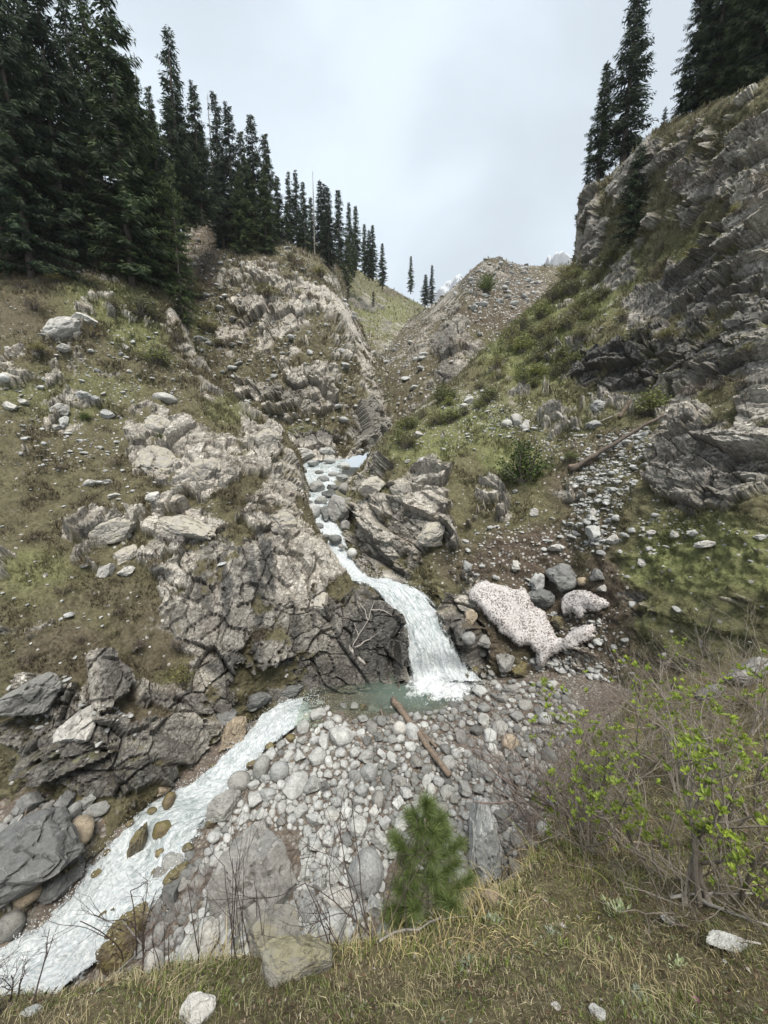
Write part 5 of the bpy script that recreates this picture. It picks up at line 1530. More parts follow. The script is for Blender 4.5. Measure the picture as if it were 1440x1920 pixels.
# right side
tree(1165, 335, 62, -60, '4', 'tall columnar spruce at the top edge of the right cliff', None, 1.35)
tree(1118, 372, 64, 120, '4', 'shorter columnar spruce left of the tall one on the right cliff', None, 1.25)
tree(1098, 385, 66, 240, 's0', 'small ragged spruce overhanging the left corner of the right cliff', None, .5)
tree(1186, 458, -1, 272, 's0', 'dark bushy fir growing against the right cliff face', None, 1.35)
tree(1243, 250, 55, 200, 's1', 'small young fir on the skyline left of the right stand', None, .9)
G6 = 'dark spruces on the skyline at the upper right'
for i, (px, py, Y, top, k, w) in enumerate(sorted([(1275, 235, 50, 100, 's0', .8), (1300, 215, 48.5, -60, '5', .9), (1335, 200, 46.5, -150, '1', 1.0), (1375, 190, 44.5, -140, '1', 1.0), (1415, 175, 42, -200, '5', 1.0), (1455, 160, 40, -200, '1', 1.0), (1350, 200, 50, -60, '0', 1.1), (1400, 180, 48, -100, '0', 1.1)])):
    tree(px, py, Y, top, k, '%s dark spruce from the left in the stand on the upper right skyline' % ORD[i], G6, w)
tree(372, 715, 44.5, 655, 's1', 'small young fir on the edge of the left hillside above the gorge', None, 1.1)
tree(385, 735, 44.0, 695, 's1', 'smaller dark fir just below the young fir on the hillside edge', None, 1.1)


# ------------------------------------------------------------------ bushes on the slopes
def bush_mesh(seed, n=900, cols=((0.075, 0.095, 0.022), (0.15, 0.165, 0.045)), leaf=0.055, open_=0.4):
    rs = np.random.RandomState(seed)
    b, w = Buf(), Buf()
    ns = 34
    for i in range(ns):
        a, el = rs.uniform(0, 6.28), rs.uniform(0.35, 1.45)
        tip = np.array([math.cos(a) * math.cos(el) * .55, math.sin(a) * math.cos(el) * .55, math.sin(el) * .95]) * rs.uniform(.7, 1.05)
        base = np.array([math.cos(a), math.sin(a), 0]) * rs.uniform(0, .12)
        mid = (base + tip) / 2 + rs.normal(0, .05, 3)
        w.tube(np.array([base, mid, tip]), [.014, .010, .004], 3, cap=False)
        k = n // ns
        u = rs.uniform(open_, 1.05, k)
        P = base * ((1 - u) ** 2)[:, None] + mid * (2 * u * (1 - u))[:, None] + tip * (u ** 2)[:, None] + rs.normal(0, .055, (k, 3))
        d = unit(rs.normal(size=(k, 3)) + [0, 0, .4]) * leaf * rs.uniform(.7, 1.4, (k, 1))
        s = unit(np.cross(d, rs.normal(size=(k, 3)))) * leaf * .45
        V = np.stack([P, P + d * .5 + s, P + d, P + d * .5 - s], 1).reshape(-1, 3)
        F = np.concatenate([np.arange(k)[:, None] * 4 + [0, 1, 2], np.arange(k)[:, None] * 4 + [0, 2, 3]])
        c = np.array(cols[0]) + (np.array(cols[1]) - np.array(cols[0])) * rs.uniform(0, 1, (k, 1)) * rs.uniform(.5, 1)
        b.add(V, F, np.repeat(c, 4, 0))
    return w.mesh('stems'), b.mesh('foliage', smooth=False)


M_LEAF = leafy('bush_leaves', 0.3, 0.6)
M_TWIG = bark('bush_twigs', (0.10, 0.085, 0.07), (0.22, 0.195, 0.17), 20)
GREENB = [bush_mesh(i, 1000, ((0.12, 0.14, 0.05), (0.26, 0.275, 0.11))) for i in (21, 22, 23)]
OLIVEB = [bush_mesh(i, 700, ((0.12, 0.12, 0.06), (0.24, 0.235, 0.125)), open_=.5) for i in (31, 32, 33)]
BROWNB = [bush_mesh(i, 420, ((0.10, 0.078, 0.054), (0.20, 0.165, 0.115)), leaf=.045, open_=.5) for i in (41, 42)]
DARKB = [bush_mesh(51, 1600, ((0.045, 0.07, 0.020), (0.12, 0.165, 0.045)), leaf=.05, open_=.25)]
for fam in (GREENB, OLIVEB, BROWNB, DARKB):
    for w_, b_ in fam:
        w_.materials.append(M_TWIG)
        b_.materials.append(M_LEAF)


def bush(px, py, wpx, hpx, fam, label, group=None, name='bush'):
    loc, nor, on = hit(px, py)
    if loc is None or on == 'grassy_bank':
        return
    dep = pix(loc)[2]
    w, h = wpx * dep / FPX, hpx * dep / FPX
    r = empty(name, loc - np.array([0, 0, .05]))
    tag(r, label, 'bush', group)
    i = rng.randint(len(fam))
    for me, nm in zip(fam[i], ('stems', 'foliage')):
        c = obj(nm, me, None, r)
        c.scale = (w, w, h)
    r.rotation_euler = (rng.uniform(-.1, .1), rng.uniform(-.1, .1), rng.uniform(0, 6.28))


bush(982, 905, 100, 82, DARKB, 'dense green bush in the middle of the turf left of the stony gully')
bush(1222, 778, 90, 55, GREENB, 'bright green bush at the foot of the dark right cliff')
bush(292, 682, 70, 34, GREENB, 'yellow green bush on the left turf below the spruces')
bush(262, 590, 70, 40, OLIVEB, 'olive bush on the left turf under the edge of the spruces')
bush(1072, 862, 34, 20, GREENB, 'small green bush left of the long log in the gully')
bush(912, 548, 46, 34, DARKB, 'dark bush under the bare peak of the far ridge')
bush(355, 925, 44, 26, BROWNB, 'reddish dry bush on the ledge below the main left outcrop')
bush(345, 1290, 50, 60, OLIVEB, 'dark green bush under the cliff at the lower left')
bush(160, 785, 30, 14, DARKB, 'low dark juniper on the left turf beside the broken rocks')
bush(480, 1200, 50, 34, BROWNB, 'straw coloured tuft bush on the face of the main cliff')
bush(300, 820, 14, 10, DARKB, 'tiny dark shrub on the main left outcrop')
G7 = 'bushes covering the steep slope right of the gorge'
pl = [(1075, 500), (1130, 500), (1180, 480), (1150, 560), (1100, 640), (1060, 720), (960, 745), (860, 790), (740, 855), (730, 830), (830, 745), (930, 655), (1010, 580)]
k = 0
while k < 64:
    x, y = rng.uniform(730, 1180), rng.uniform(480, 850)
    if in_poly(np.array([x]), np.array([y]), pl)[0]:
        s = 22 + 22 * rng.rand()
        bush(x, y, s * 1.3, s * .8, GREENB if rng.rand() < .45 else OLIVEB, 'green bush among many on the steep slope between gorge and right cliff', G7)
        k += 1
G8 = 'bushes on ledges of the right cliff'
for x, y in [(1195, 640), (1240, 470), (1320, 430), (1380, 400), (1300, 480), (1230, 520), (1400, 660), (1330, 640), (1290, 740), (1340, 730), (1170, 600), (1410, 360), (1260, 300), (1340, 340), (1400, 240), (1300, 250), (1250, 640), (1390, 730), (1340, 795), (1430, 800), (1180, 395), (1265, 360)]:
    s = 26 + 22 * rng.rand()
    bush(x, y, s * 1.4, s * .7, OLIVEB if rng.rand() < .6 else BROWNB, 'straggly bush on a ledge of the right cliff', G8)
G9 = 'low bushes under the left spruces'
for x, y in [(40, 540), (110, 530), (180, 540), (215, 575), (290, 600), (60, 580), (390, 620), (405, 650), (170, 630), (330, 640), (70, 660), (545, 490), (600, 520), (560, 500), (580, 560), (500, 560), (430, 650), (380, 560)]:
    s = 24 + 20 * rng.rand()
    bush(x, y, s * 1.4, s * .6, OLIVEB if rng.rand() < .5 else BROWNB, 'low brownish bush near the spruces on the upper left', G9)
G10 = 'dry bushes on the left bank'
for x, y in [(300, 1250), (260, 1210), (330, 1210), (150, 1200), (120, 1110), (220, 1150), (60, 1240), (420, 990), (460, 960), (160, 1060), (250, 1310), (60, 1010), (480, 940), (500, 960), (290, 1060), (110, 880), (220, 870)]:
    s = 22 + 18 * rng.rand()
    bush(x, y, s * 1.5, s * .6, BROWNB, 'dry brown bush on the turf between the left rocks', G10)


# ------------------------------------------------------------------ tufts that give the turf of the slopes its nap
def tufts():
    b = Buf()
    rs = np.random.RandomState(5)
    for name, n, hpx in (('hillside', 24000, 4.2), ('hillside', 42000, 2.7), ('rocky_ridge', 9000, 3.8), ('rocky_ridge', 12000, 2.6), ('cliff_slope', 30000, 4.2), ('cliff_slope', 42000, 2.8), ('moraine_ridge', 3500, 3.0), ('far_slope', 4500, 3.0)):
        T = TERRAIN[name]
        clump = fbm(T['S'] * 0.9, 77, 3)
        w = (1 - T['rock']) * (1 - 0.85 * T['m_dirt']) * (T['dep'] > 0) * (sstep(.36, .58, clump) if hpx > 3.5 else .3 + .7 * (clump < .52)) * ((T['px'] > -60) & (T['px'] < 1500) & (T['py'] > -30))
        idx = rs.choice(len(w), n, p=w / w.sum())
        P, dep = T['P'][idx], T['dep'][idx]
        N = T['N'][idx]
        h = hpx * dep / FPX * rs.uniform(.5, 1.5, n) * (0.6 + 0.9 * sstep(.45, .7, clump[idx]))
        gr = np.clip(T['m_green'][idx] * rs.uniform(.5, 1.3, n), 0, 1)[:, None]
        tone = rs.rand(n, 1)
        brown = np.array([0.115, 0.097, 0.060]) * (1 - tone) + np.array([0.27, 0.24, 0.16]) * tone
        dark = np.array([0.068, 0.056, 0.037])
        c = np.where(rs.rand(n, 1) < .22, dark * (0.7 + tone), brown)
        green = np.array([0.12, 0.142, 0.055]) * (1 - tone) + np.array([0.245, 0.26, 0.115]) * tone
        c = c * (1 - gr) + green * gr
        for q in range(3):
            d = unit(np.array([0, 0, .8]) + N * .5 + rs.normal(0, .42, (n, 3))) * h[:, None]
            s = unit(np.cross(d, rs.normal(size=(n, 3)))) * h[:, None] * .16
            o = rs.normal(0, .22, (n, 3)) * h[:, None]
            V = np.stack([P + o - s - N * .03, P + o + s - N * .03, P + o + d], 1).reshape(-1, 3)
            b.add(V, np.arange(n * 3).reshape(-1, 3), np.repeat(c * rs.uniform(.8, 1.2, (n, 1)), 3, 0))
    tag(obj('slope_grass', b.mesh('slope_grass', smooth=False), M_LEAF), 'brown and green grass tufts on the slopes', kind='stuff')


tufts()
# ------------------------------------------------------------------ logs and dead branches
M_LOG = bark('weathered_log', (0.085, 0.064, 0.048), (0.26, 0.205, 0.16), 9)
M_GREYLOG = bark('bleached_log', (0.17, 0.155, 0.14), (0.46, 0.43, 0.39), 9)
M_DARKLOG = bark('dark_log', (0.06, 0.048, 0.04), (0.20, 0.165, 0.135), 9)


def surf(px, py, up=0.0, only=None):
    for k in range(60):
        p, n, o_ = hit(px, py + (4 * k if only and 'grassy_bank' in only else 0), only if only and 'grassy_bank' not in only else None)
        if p is not None and (only is None or o_ in only):
            return p + np.array([0, 0, up])
    return at(px, py, 3.0)


def log(name, pts, r0, r1, mat, label, cat='log', ups=(0.1, 0.1), stubs=0, seed=0, k=10):
    rs = np.random.RandomState(seed)
    a, b = surf(*pts[0], ups[0]), surf(*pts[1], ups[1])
    o0 = a.copy()
    t_ = np.linspace(0, 1, 14)
    P = a + (b - a) * t_[:, None] + (rs.normal(0, .018, (14, 3)) + np.sin(t_ * 3.1)[:, None] * rs.normal(0, .06, 3)) * np.linalg.norm(b - a) * .25
    bf = Buf()
    bf.tube(P - o0, r0 + (r1 - r0) * t_ + rs.normal(0, .07, 14) * min(r0, r1), k)
    o = obj(name, bf.mesh(name), mat, None, o0)
    tag(o, label, cat)
    for i in range(stubs):
        s = rs.uniform(.15, .9)
        p = a + (b - a) * s - o0
        d = unit(rs.normal(size=3) + [0, -.4, .5])
        st = Buf()
        L = rs.uniform(.25, .7)
        st.tube(np.array([p, p + d * L * .5, p + d * L + [0, 0, -.05]]), [r1 * .5, r1 * .35, r1 * .15], 6)
        obj('branch_stub', st.mesh('branch_stub'), mat, o)
    return o


log('log', ((736, 1326), (842, 1468)), .20, .12, M_LOG, 'reddish brown weathered log lying on the cobbles below the pool', ups=(.55, .40), stubs=2, seed=1)
log('log', ((775, 1362), (818, 1408)), .09, .07, M_LOG, 'short broken piece of wood beside the reddish brown log', ups=(.2, .2), seed=2)
log('log', ((714, 1338), (722, 1356)), .05, .04, M_LOG, 'short orange stick standing in the shallow pool edge', ups=(.25, .05), seed=3)
log('log', ((1070, 890), (1240, 815)), .19, .10, M_DARKLOG, 'long dark fallen trunk across the head of the stony gully', ups=(.35, 1.3), stubs=3, seed=4)
log('log', ((1066, 882), (1110, 872)), .16, .13, M_LOG, 'short tan log beside the lower end of the long fallen trunk', ups=(.25, .25), seed=5)
log('log', ((1044, 780), (1086, 812)), .14, .10, M_GREYLOG, 'pale broken log lying on the rubble below the bushes', ups=(.3, .25), stubs=3, seed=6)
log('log', ((1160, 788), (1180, 764)), .16, .12, M_LOG, 'short tan log end sticking up beside the bright green bush', ups=(.2, .5), seed=7)
log('branch', ((1095, 808), (1162, 782)), .05, .03, M_GREYLOG, 'thin bleached branches lying left of the short tan log end', 'branch', ups=(.2, .35), stubs=5, seed=8)
log('log', ((640, 1208), (684, 1252)), .15, .09, M_GREYLOG, 'bleached broken trunk lodged on the dark rock beside the fall', ups=(.35, .25), stubs=2, seed=9)


def root_wood():
    bf = Buf()
    rs = np.random.RandomState(3)
    o0 = surf(690, 1170, .3)
    for line in ([(660, 1222), (672, 1200), (690, 1170), (697, 1150), (702, 1130)], [(666, 1222), (690, 1208), (706, 1196)], [(697, 1152), (716, 1150), (735, 1162)], [(672, 1200), (668, 1186), (664, 1176)], [(690, 1172), (684, 1152), (676, 1140)]):
        P = np.array([surf(x, y, .28) for x, y in line])
        ii = np.linspace(0, 1, 12)
        Q = np.stack([np.interp(ii, np.linspace(0, 1, len(P)), P[:, k]) for k in range(3)], -1) + rs.normal(0, .03, (12, 3))
        bf.tube(Q - o0, np.linspace(.055, .02, 12), 5)
    tag(obj('dead_root', bf.mesh('dead_root'), M_GREYLOG, None, o0), 'forked pale dead root caught on the dark rock beside the fall', 'driftwood')


root_wood()
for pts, lb, r in [(((0, 1690), (54, 1535)), 'dark bare pole leaning on the slab of the far bank', .05), (((5, 1600), (46, 1548)), 'pale thin pole lying across the slab of the far bank', .05)]:
    log('pole', pts, r, r * .6, M_GREYLOG if 'pale' in lb else M_DARKLOG, lb, 'branch', ups=(.35, .5), seed=len(lb), k=6)


# ------------------------------------------------------------------ near bank: grass, herbs, stones
def bank_points(n, rs, ymax=8.0, dens=None):
    """random points on the near bank, even per visible area"""
    S = BANK_S
    A, B = S.shape[:2]
    V = S.reshape(-1, 3)
    N = BANK_N.reshape(-1, 3)
    dep = pix(V)[2]
    px, py, _ = pix(V)
    cr_ = np.cross(np.gradient(S, axis=1), np.gradient(S, axis=0))
    area = np.linalg.norm(cr_, axis=-1).ravel()
    w = area / np.maximum(dep, .7) ** 1.9 * (V[:, 1] > .35) * (V[:, 1] < ymax) * (px > -560) * (px < 2500) * (py > 700) * np.where((px > -80) & (px < 1520), 1.0, .4)
    if dens is not None:
        w = w * dens(V)
    idx = rs.choice(len(w), n, p=w / w.sum())
    du, dv = np.gradient(S, axis=1).reshape(-1, 3)[idx], np.gradient(S, axis=0).reshape(-1, 3)[idx]
    return V[idx] + du * rs.uniform(-.5, .5, (n, 1)) + dv * rs.uniform(-.5, .5, (n, 1)), N[idx]


def blades(n, rs, hgt, wid, lean, cols, dens=None, ymax=8.0, clumpf=3.0, nseg=3):
    P, N = bank_points(n, rs, ymax, dens)
    cl = fbm(P * clumpf, 61, 3)
    dep = pix(P)[2]
    h = hgt * rs.uniform(.45, 1.35, n) * (0.55 + 0.9 * sstep(.38, .66, cl)) * np.clip(dep / 1.6, .8, 2.2)
    w = wid * rs.uniform(.6, 1.4, n) * np.clip(dep / 1.5, .75, 2.4)
    az = rs.uniform(0, 6.283, n) * .7 + fbm(P * 1.7, 63, 2) * 9
    lv = np.stack([np.cos(az), np.sin(az), np.zeros(n)], -1) + np.array([-.1, -.25, 0])
    le = (lean * rs.uniform(.3, 1.5, n))[:, None]
    side = unit(np.cross(lv, [0, 0, 1]) + rs.normal(0, .4, (n, 3))) * w[:, None]
    up = unit(N * .6 + np.array([0, 0, .6]))
    rings = []
    for k in range(nseg + 1):
        s = k / nseg
        c = P + up * (h * s * (1 - .25 * le[:, 0] * s))[:, None] + lv * le * (h * s * s)[:, None] - np.array([0, 0, 1.]) * (le[:, 0] ** 2 * h * .35 * s ** 3)[:, None]
        rings.append((c - side * (1 - s) ** .7 * .5, c + side * (1 - s) ** .7 * .5) if k < nseg else (c,))
    V = np.concatenate([np.stack(r, 1) for r in rings], 1)
    m = V.shape[1]
    F = []
    for k in range(nseg - 1):
        F += [(2 * k, 2 * k + 1, 2 * k + 3), (2 * k, 2 * k + 3, 2 * k + 2)]
    F += [(2 * nseg - 2, 2 * nseg - 1, 2 * nseg)]
    F = (np.arange(n)[:, None, None] * m + np.array(F)[None]).reshape(-1, 3)
    patchy = fbm(P * 2.3, 65, 4)
    cols = np.array(cols)
    ci = np.clip(((patchy - .5) * 2.6 + .5) * len(cols) + rs.normal(0, .9, n), 0, len(cols) - 1).astype(int)
    c = cols[ci] * rs.uniform(.65, 1.3, (n, 1))
    return V.reshape(-1, 3), F, np.repeat(c, m, 0)


M_GRASS = leafy('bank_grass_blades', 0.25, 0.6)
rs = np.random.RandomState(99)
gb = Buf()
STRAW = [(0.33, 0.29, 0.20), (0.42, 0.375, 0.27), (0.22, 0.185, 0.125), (0.17, 0.185, 0.078), (0.13, 0.155, 0.060), (0.22, 0.228, 0.125), (0.27, 0.275, 0.165), (0.31, 0.285, 0.20), (0.115, 0.088, 0.065)]
gb.add(*blades(60000, rs, 0.034, 0.0030, .9, STRAW, nseg=2))
gb.add(*blades(85000, rs, 0.019, 0.0026, .8, STRAW + [(0.115, 0.15, 0.04), (0.20, 0.215, 0.085), (0.28, 0.25, 0.14)], clumpf=9, nseg=2))
gb.add(*blades(16000, rs, 0.060, 0.0026, 1.0, [(0.35, 0.30, 0.19), (0.45, 0.395, 0.27), (0.25, 0.24, 0.12), (0.38, 0.33, 0.21)], dens=lambda V: sstep(.47, .62, fbm(V * 2.1, 71, 3)), clumpf=2))
gb.add(*blades(26000, rs, 0.030, 0.0042, .7, [(0.11, 0.15, 0.034), (0.155, 0.19, 0.055), (0.08, 0.105, 0.026)], dens=lambda V: sstep(.48, .6, fbm(V * 2.6 + 9, 73, 3)), nseg=2))
# long straw bending over the edge of the bank
gb.add(*blades(2200, rs, 0.10, 0.0026, 1.0, [(0.40, 0.325, 0.175), (0.50, 0.42, 0.25), (0.30, 0.27, 0.12), (0.17, 0.19, 0.055)], dens=lambda V: sstep(1.15, 1.6, V[:, 1]) * sstep(3.2, 2.0, V[:, 1]) * sstep(1.6, .6, np.abs(V[:, 0] - .3)) * sstep(.40, .56, fbm(V * 2.2, 75, 3)), nseg=4))
tag(obj('grass', gb.mesh('grass', smooth=False), M_GRASS), 'short green and straw coloured grass of the near bank', kind='stuff')


def litter():
    """dead leaves, moss and small herbs between the blades"""
    rs = np.random.RandomState(17)
    b = Buf()
    n = 16000
    P, N = bank_points(n, rs, 5.0)
    cols = np.array([(0.12, 0.075, 0.045), (0.20, 0.135, 0.085), (0.30, 0.235, 0.165), (0.10, 0.12, 0.04), (0.22, 0.26, 0.17), (0.075, 0.05, 0.035), (0.42, 0.38, 0.33)])
    ci = rs.choice(7, n, p=[.22, .2, .14, .16, .1, .14, .04])
    L = rs.uniform(.005, .014, n) * np.clip(pix(P)[2] / 1.5, .8, 2.2)
    d = unit(np.cross(N, rs.normal(size=(n, 3))) + N * rs.uniform(-.1, .7, (n, 1))) * L[:, None]
    s = unit(np.cross(d, N + rs.normal(0, .3, (n, 3)))) * (L * rs.uniform(.3, .55, n))[:, None]
    Q = P + N * rs.uniform(.002, .022, (n, 1))
    V = np.stack([Q - d, Q + s, Q + d, Q - s], 1).reshape(-1, 3)
    F = np.concatenate([np.arange(n)[:, None] * 4 + [0, 1, 2], np.arange(n)[:, None] * 4 + [0, 2, 3]])
    b.add(V, F, np.repeat(cols[ci] * rs.uniform(.7, 1.25, (n, 1)), 4, 0))
    tag(obj('leaf_litter', b.mesh('leaf_litter', smooth=False), M_LEAF), 'dead leaves and tiny herbs among the near grass', kind='stuff')


litter()


def herb(px, py, wpx, label, cols, name='herb'):
    p = surf(px, py, 0, ('grassy_bank',))
    dep = pix(p)[2]
    s = wpx * dep / FPX
    rs = np.random.RandomState(int(px + py))
    b = Buf()
    for i in range(60):
        a, r_ = rs.uniform(0, 6.28), rs.uniform(0, .5)
        base = np.array([math.cos(a) * r_, math.sin(a) * r_, 0]) * s
        d = unit(np.array([math.cos(a), math.sin(a), rs.uniform(.4, 1.6)])) * s * rs.uniform(.14, .30)
        w = unit(np.cross(d, [0, 0, 1.])) * s * .045
        V = np.array([base, base + d * .5 + w, base + d, base + d * .5 - w])
        b.add(V, [(0, 1, 2), (0, 2, 3)], np.array(cols[rs.randint(len(cols))]) * rs.uniform(.8, 1.2))
    tag(obj(name, b.mesh(name, smooth=False), M_LEAF, None, p), label, 'plant')


SAGE = [(0.24, 0.28, 0.21), (0.30, 0.34, 0.26), (0.17, 0.21, 0.13)]
for x, y, w_, lb in [(945, 1705, 36, 'grey green sage tuft right of the pinkish stone'), (925, 1732, 30, 'small grey green sage tuft below the pinkish stone'), (1158, 1715, 50, 'widest grey green sage tuft in the middle of the near turf'), (1035, 1752, 26, 'small sage tuft left of a white flower'),
                      (880, 1812, 30, 'silvery herb low in the middle of the near turf'), (1270, 1812, 34, 'silvery herb below the white flat stone at the right'), (1205, 1880, 40, 'dull herb at the lower edge of the near turf')]:
    herb(x, y, w_, lb, SAGE)
herb(1305, 1878, 12, 'tiny purple flower in the near turf at lower right', [(0.35, 0.08, 0.33), (0.42, 0.14, 0.40)], 'flower')
herb(1056, 1738, 11, 'small white flower in the near turf', [(0.75, 0.73, 0.70)], 'flower')
herb(1360, 1806, 9, 'second small white flower, nearer the right border', [(0.75, 0.73, 0.70)], 'flower')


def near_stone(px, py, wpx, hpx, mat, label, kind='block', roll=0, sink=.3, seed=1, only=('grassy_bank',), push=0.0):
    p = surf(px, py, 0, only)
    dep = pix(p)[2]
    w, h = wpx * dep / FPX, hpx * dep / FPX
    v, f = rock_shape(seed, 4, .1 if kind == 'block' else .5, 11, .09)
    o = obj('rock', mesh_np('rock', v * .5, f, smooth=False), mat, None, p + np.array([0, push, h * (.5 - sink)]))
    o.scale = (w, .8 * (w + h) * .5, h)
    o.rotation_euler = (-PITCH - .3, R(roll), 0)
    tag(o, label, 'rock')


near_stone(548, 1806, 150, 84, M_MOSSY, 'mossy grey rock standing on the edge of the near bank', roll=12, sink=.42, seed=231)
near_stone(512, 1772, 110, 88, M_MOSSY, 'upper mossy rock with a yellowish flat top, joined behind the larger mossy rock', roll=-24, sink=.12, seed=236, only=('grassy_bank',))
near_stone(372, 1905, 70, 50, M_WHITE, 'whitish rock cut by the bottom edge of the picture', sink=.25, seed=211)
near_stone(925, 1692, 48, 36, M_TAN, 'pinkish stone half sunk in grass right of the young pine', sink=.3, seed=213)
near_stone(1362, 1770, 80, 30, M_PALE, 'flat white crusted stone at the right of the near turf', sink=.3, seed=217)
near_stone(60, 1898, 50, 14, M_PALE, 'flat pale stone in the grass at the lower left', sink=.3, seed=219, roll=-20)
near_stone(1042, 1890, 18, 13, M_WHITE, 'small white pebble near the bottom edge', sink=.2, seed=221)
near_stone(1120, 1905, 30, 22, M_PALE, 'grey pebble at the bottom edge right of the white one', sink=.2, seed=223)
near_stone(1255, 1730, 36, 14, M_PALE, 'thin pale stone chip in the near turf', sink=.2, seed=225, roll=30)
near_stone(1412, 1262, 96, 40, M_SLAB, 'pale ledge of rock on the rim of the near bank behind the leafy shrub', sink=.35, seed=227, roll=-24)
near_stone(1335, 1300, 60, 24, M_SLAB, 'second pale rock on the rim of the near bank, further left', sink=.35, seed=229, roll=-20)


def collar_grass():
    """grass standing up against the near rocks"""
    rs = np.random.RandomState(31)
    b = Buf()
    for px, py, wpx in [(545, 1850, 150), (372, 1925, 70), (925, 1712, 50), (1362, 1786, 80), (60, 1905, 50), (1042, 1897, 20), (1120, 1916, 30), (500, 1820, 90)]:
        for i in range(int(wpx * 2.2)):
            x = px + rs.uniform(-.6, .6) * wpx
            p = surf(x, py + rs.normal(0, 5) + 10 * abs(x - px) / wpx * -1, -.01, ('grassy_bank',))
            h = rs.uniform(.02, .055) * pix(p)[2]
            d = np.array([rs.normal(0, .4), -.25 + rs.normal(0, .3), 1]) * h
            w = np.array([1, rs.normal(0, .4), 0]) * .0011 * pix(p)[2]
            b.add([p - w, p + w, p + d * .6 + w * .6, p + d + w * .2], [(0, 1, 2), (0, 2, 3)], np.array(STRAW[rs.randint(7)]) * rs.uniform(.7, 1.2))
    tag(obj('grass_tufts', b.mesh('grass_tufts', smooth=False), M_GRASS), 'grass blades standing against the near rocks', kind='stuff')


collar_grass()


# ------------------------------------------------------------------ shrubs of the near bank
def grow(bf, p, d, L, r, lev, rs, tips, bend=.25, nb=(2, 4), shrink=.62, up=.12):
    n = 7 if lev > 0 else 5
    P = [p]
    dd = d.copy()
    for i in range(n - 1):
        dd = unit(dd + rs.normal(0, bend, 3) * .45 + np.array([0, 0, up]) * .4)
        P.append(P[-1] + dd * L / (n - 1))
    P = np.array(P)
    bf.tube(P, np.linspace(r, r * .55, n), 6 if r > .006 else (4 if r > .002 else 3), cap=False)
    if lev == 0:
        tips.append((P[-1], dd))
        return
    for k in range(rs.randint(nb[0], nb[1] + 1)):
        i = rs.randint(2, n)
        q = unit(dd + rs.normal(0, .62, 3) + np.array([0, 0, up]))
        grow(bf, P[i] if i < n - 1 else P[-1], q, L * shrink * rs.uniform(.7, 1.15), r * .55, lev - 1, rs, tips, bend, nb, shrink, up)
    tips.append((P[-1], dd))


M_STEM = bark('shrub_stems', (0.16, 0.135, 0.11), (0.36, 0.32, 0.27), 25)
M_DARKSTEM = bark('dark_twigs', (0.065, 0.050, 0.046), (0.16, 0.125, 0.112), 25)
M_REDSTEM = bark('reddish_twigs', (0.15, 0.115, 0.10), (0.32, 0.26, 0.23), 25)
M_NEWLEAF = leafy('fresh_shrub_leaves', 0.35, 0.45, var=.18)


def leaf_tuft(seed):
    """a rosette of young leaves at a twig's tip"""
    rs = np.random.RandomState(seed)
    b = Buf()
    for i in range(9):
        a = rs.uniform(0, 6.28)
        el = rs.uniform(.25, 1.35)
        d = np.array([math.cos(a) * math.cos(el), math.sin(a) * math.cos(el), math.sin(el)])
        L = rs.uniform(.020, .034)
        s = unit(np.cross(d, [0.1, 0.2, 1.])) * L * .20
        nrm = unit(np.cross(s, d)) * L * .12
        base = d * .004
        V = np.array([base, base + d * L * .35 + s * .8 + nrm, base + d * L * .7 + s + nrm * .6, base + d * L, base + d * L * .7 - s + nrm * .6, base + d * L * .35 - s * .8 + nrm, base + d * L * .5])
        c = np.array([0.225, 0.29, 0.055]) * rs.uniform(.75, 1.35)
        b.add(V, [(0, 1, 6), (1, 2, 6), (2, 3, 6), (3, 4, 6), (4, 5, 6), (5, 0, 6)], c)
    me = b.mesh('leaf_cluster', smooth=False)
    me.materials.append(M_NEWLEAF)
    return me


TUFTS = [leaf_tuft(i) for i in range(4)]


PROTO = {}


def copy_shrub(src, p, L, label, group):
    o = src.copy()
    COL.objects.link(o)
    o.location = [float(x) for x in p]
    k = L / src['reach']
    o.scale = (k, k, k)
    o.rotation_euler = (0, 0, rng.uniform(-.7, .7))
    o['label'], o['group'] = label, group
    for ch in src.children:
        c = ch.copy()
        COL.objects.link(c)
        c.parent = o
    return o


def shrub(px, py, stems, L, lean, label, mat=None, leaves=0, seed=0, lev=3, nb=(2, 4), name='shrub', spread=.6, r=.011, group=None, only=('grassy_bank',), cat='shrub', up=.12, leafsize=1.0, bend=.25):
    p = surf(px, py, -.02, only)
    if group and len(PROTO.get(group, ())) >= 4:
        return copy_shrub(PROTO[group][seed % 4], p, L, label, group)
    rs = np.random.RandomState(seed)
    o = empty(name, p)
    if group:
        PROTO.setdefault(group, []).append(o)
        o['reach'] = L
    tag(o, label, cat, group)
    tips = []
    for k in range(stems):
        bf = Buf()
        d = unit(np.array(lean) + rs.normal(0, spread, 3) * [1, .8, .4])
        grow(bf, np.array([rs.normal(0, .05), rs.normal(0, .05), 0]), d, L * rs.uniform(.75, 1.2), r * rs.uniform(.75, 1.2), lev, rs, tips, bend=bend, nb=nb, up=up)
        obj('stem', bf.mesh('stem'), mat or M_STEM, o)
    if leaves:
        rs.shuffle(tips)
        for q, d in tips[:leaves]:
            c = obj('leaf_cluster', TUFTS[rs.randint(4)], None, o)
            c.location = q
            c.rotation_euler = Vector(d).to_track_quat('Z', 'Y').to_euler()
            s = rs.uniform(.9, 1.55) * leafsize
            c.scale = (s, s, s)
    return o


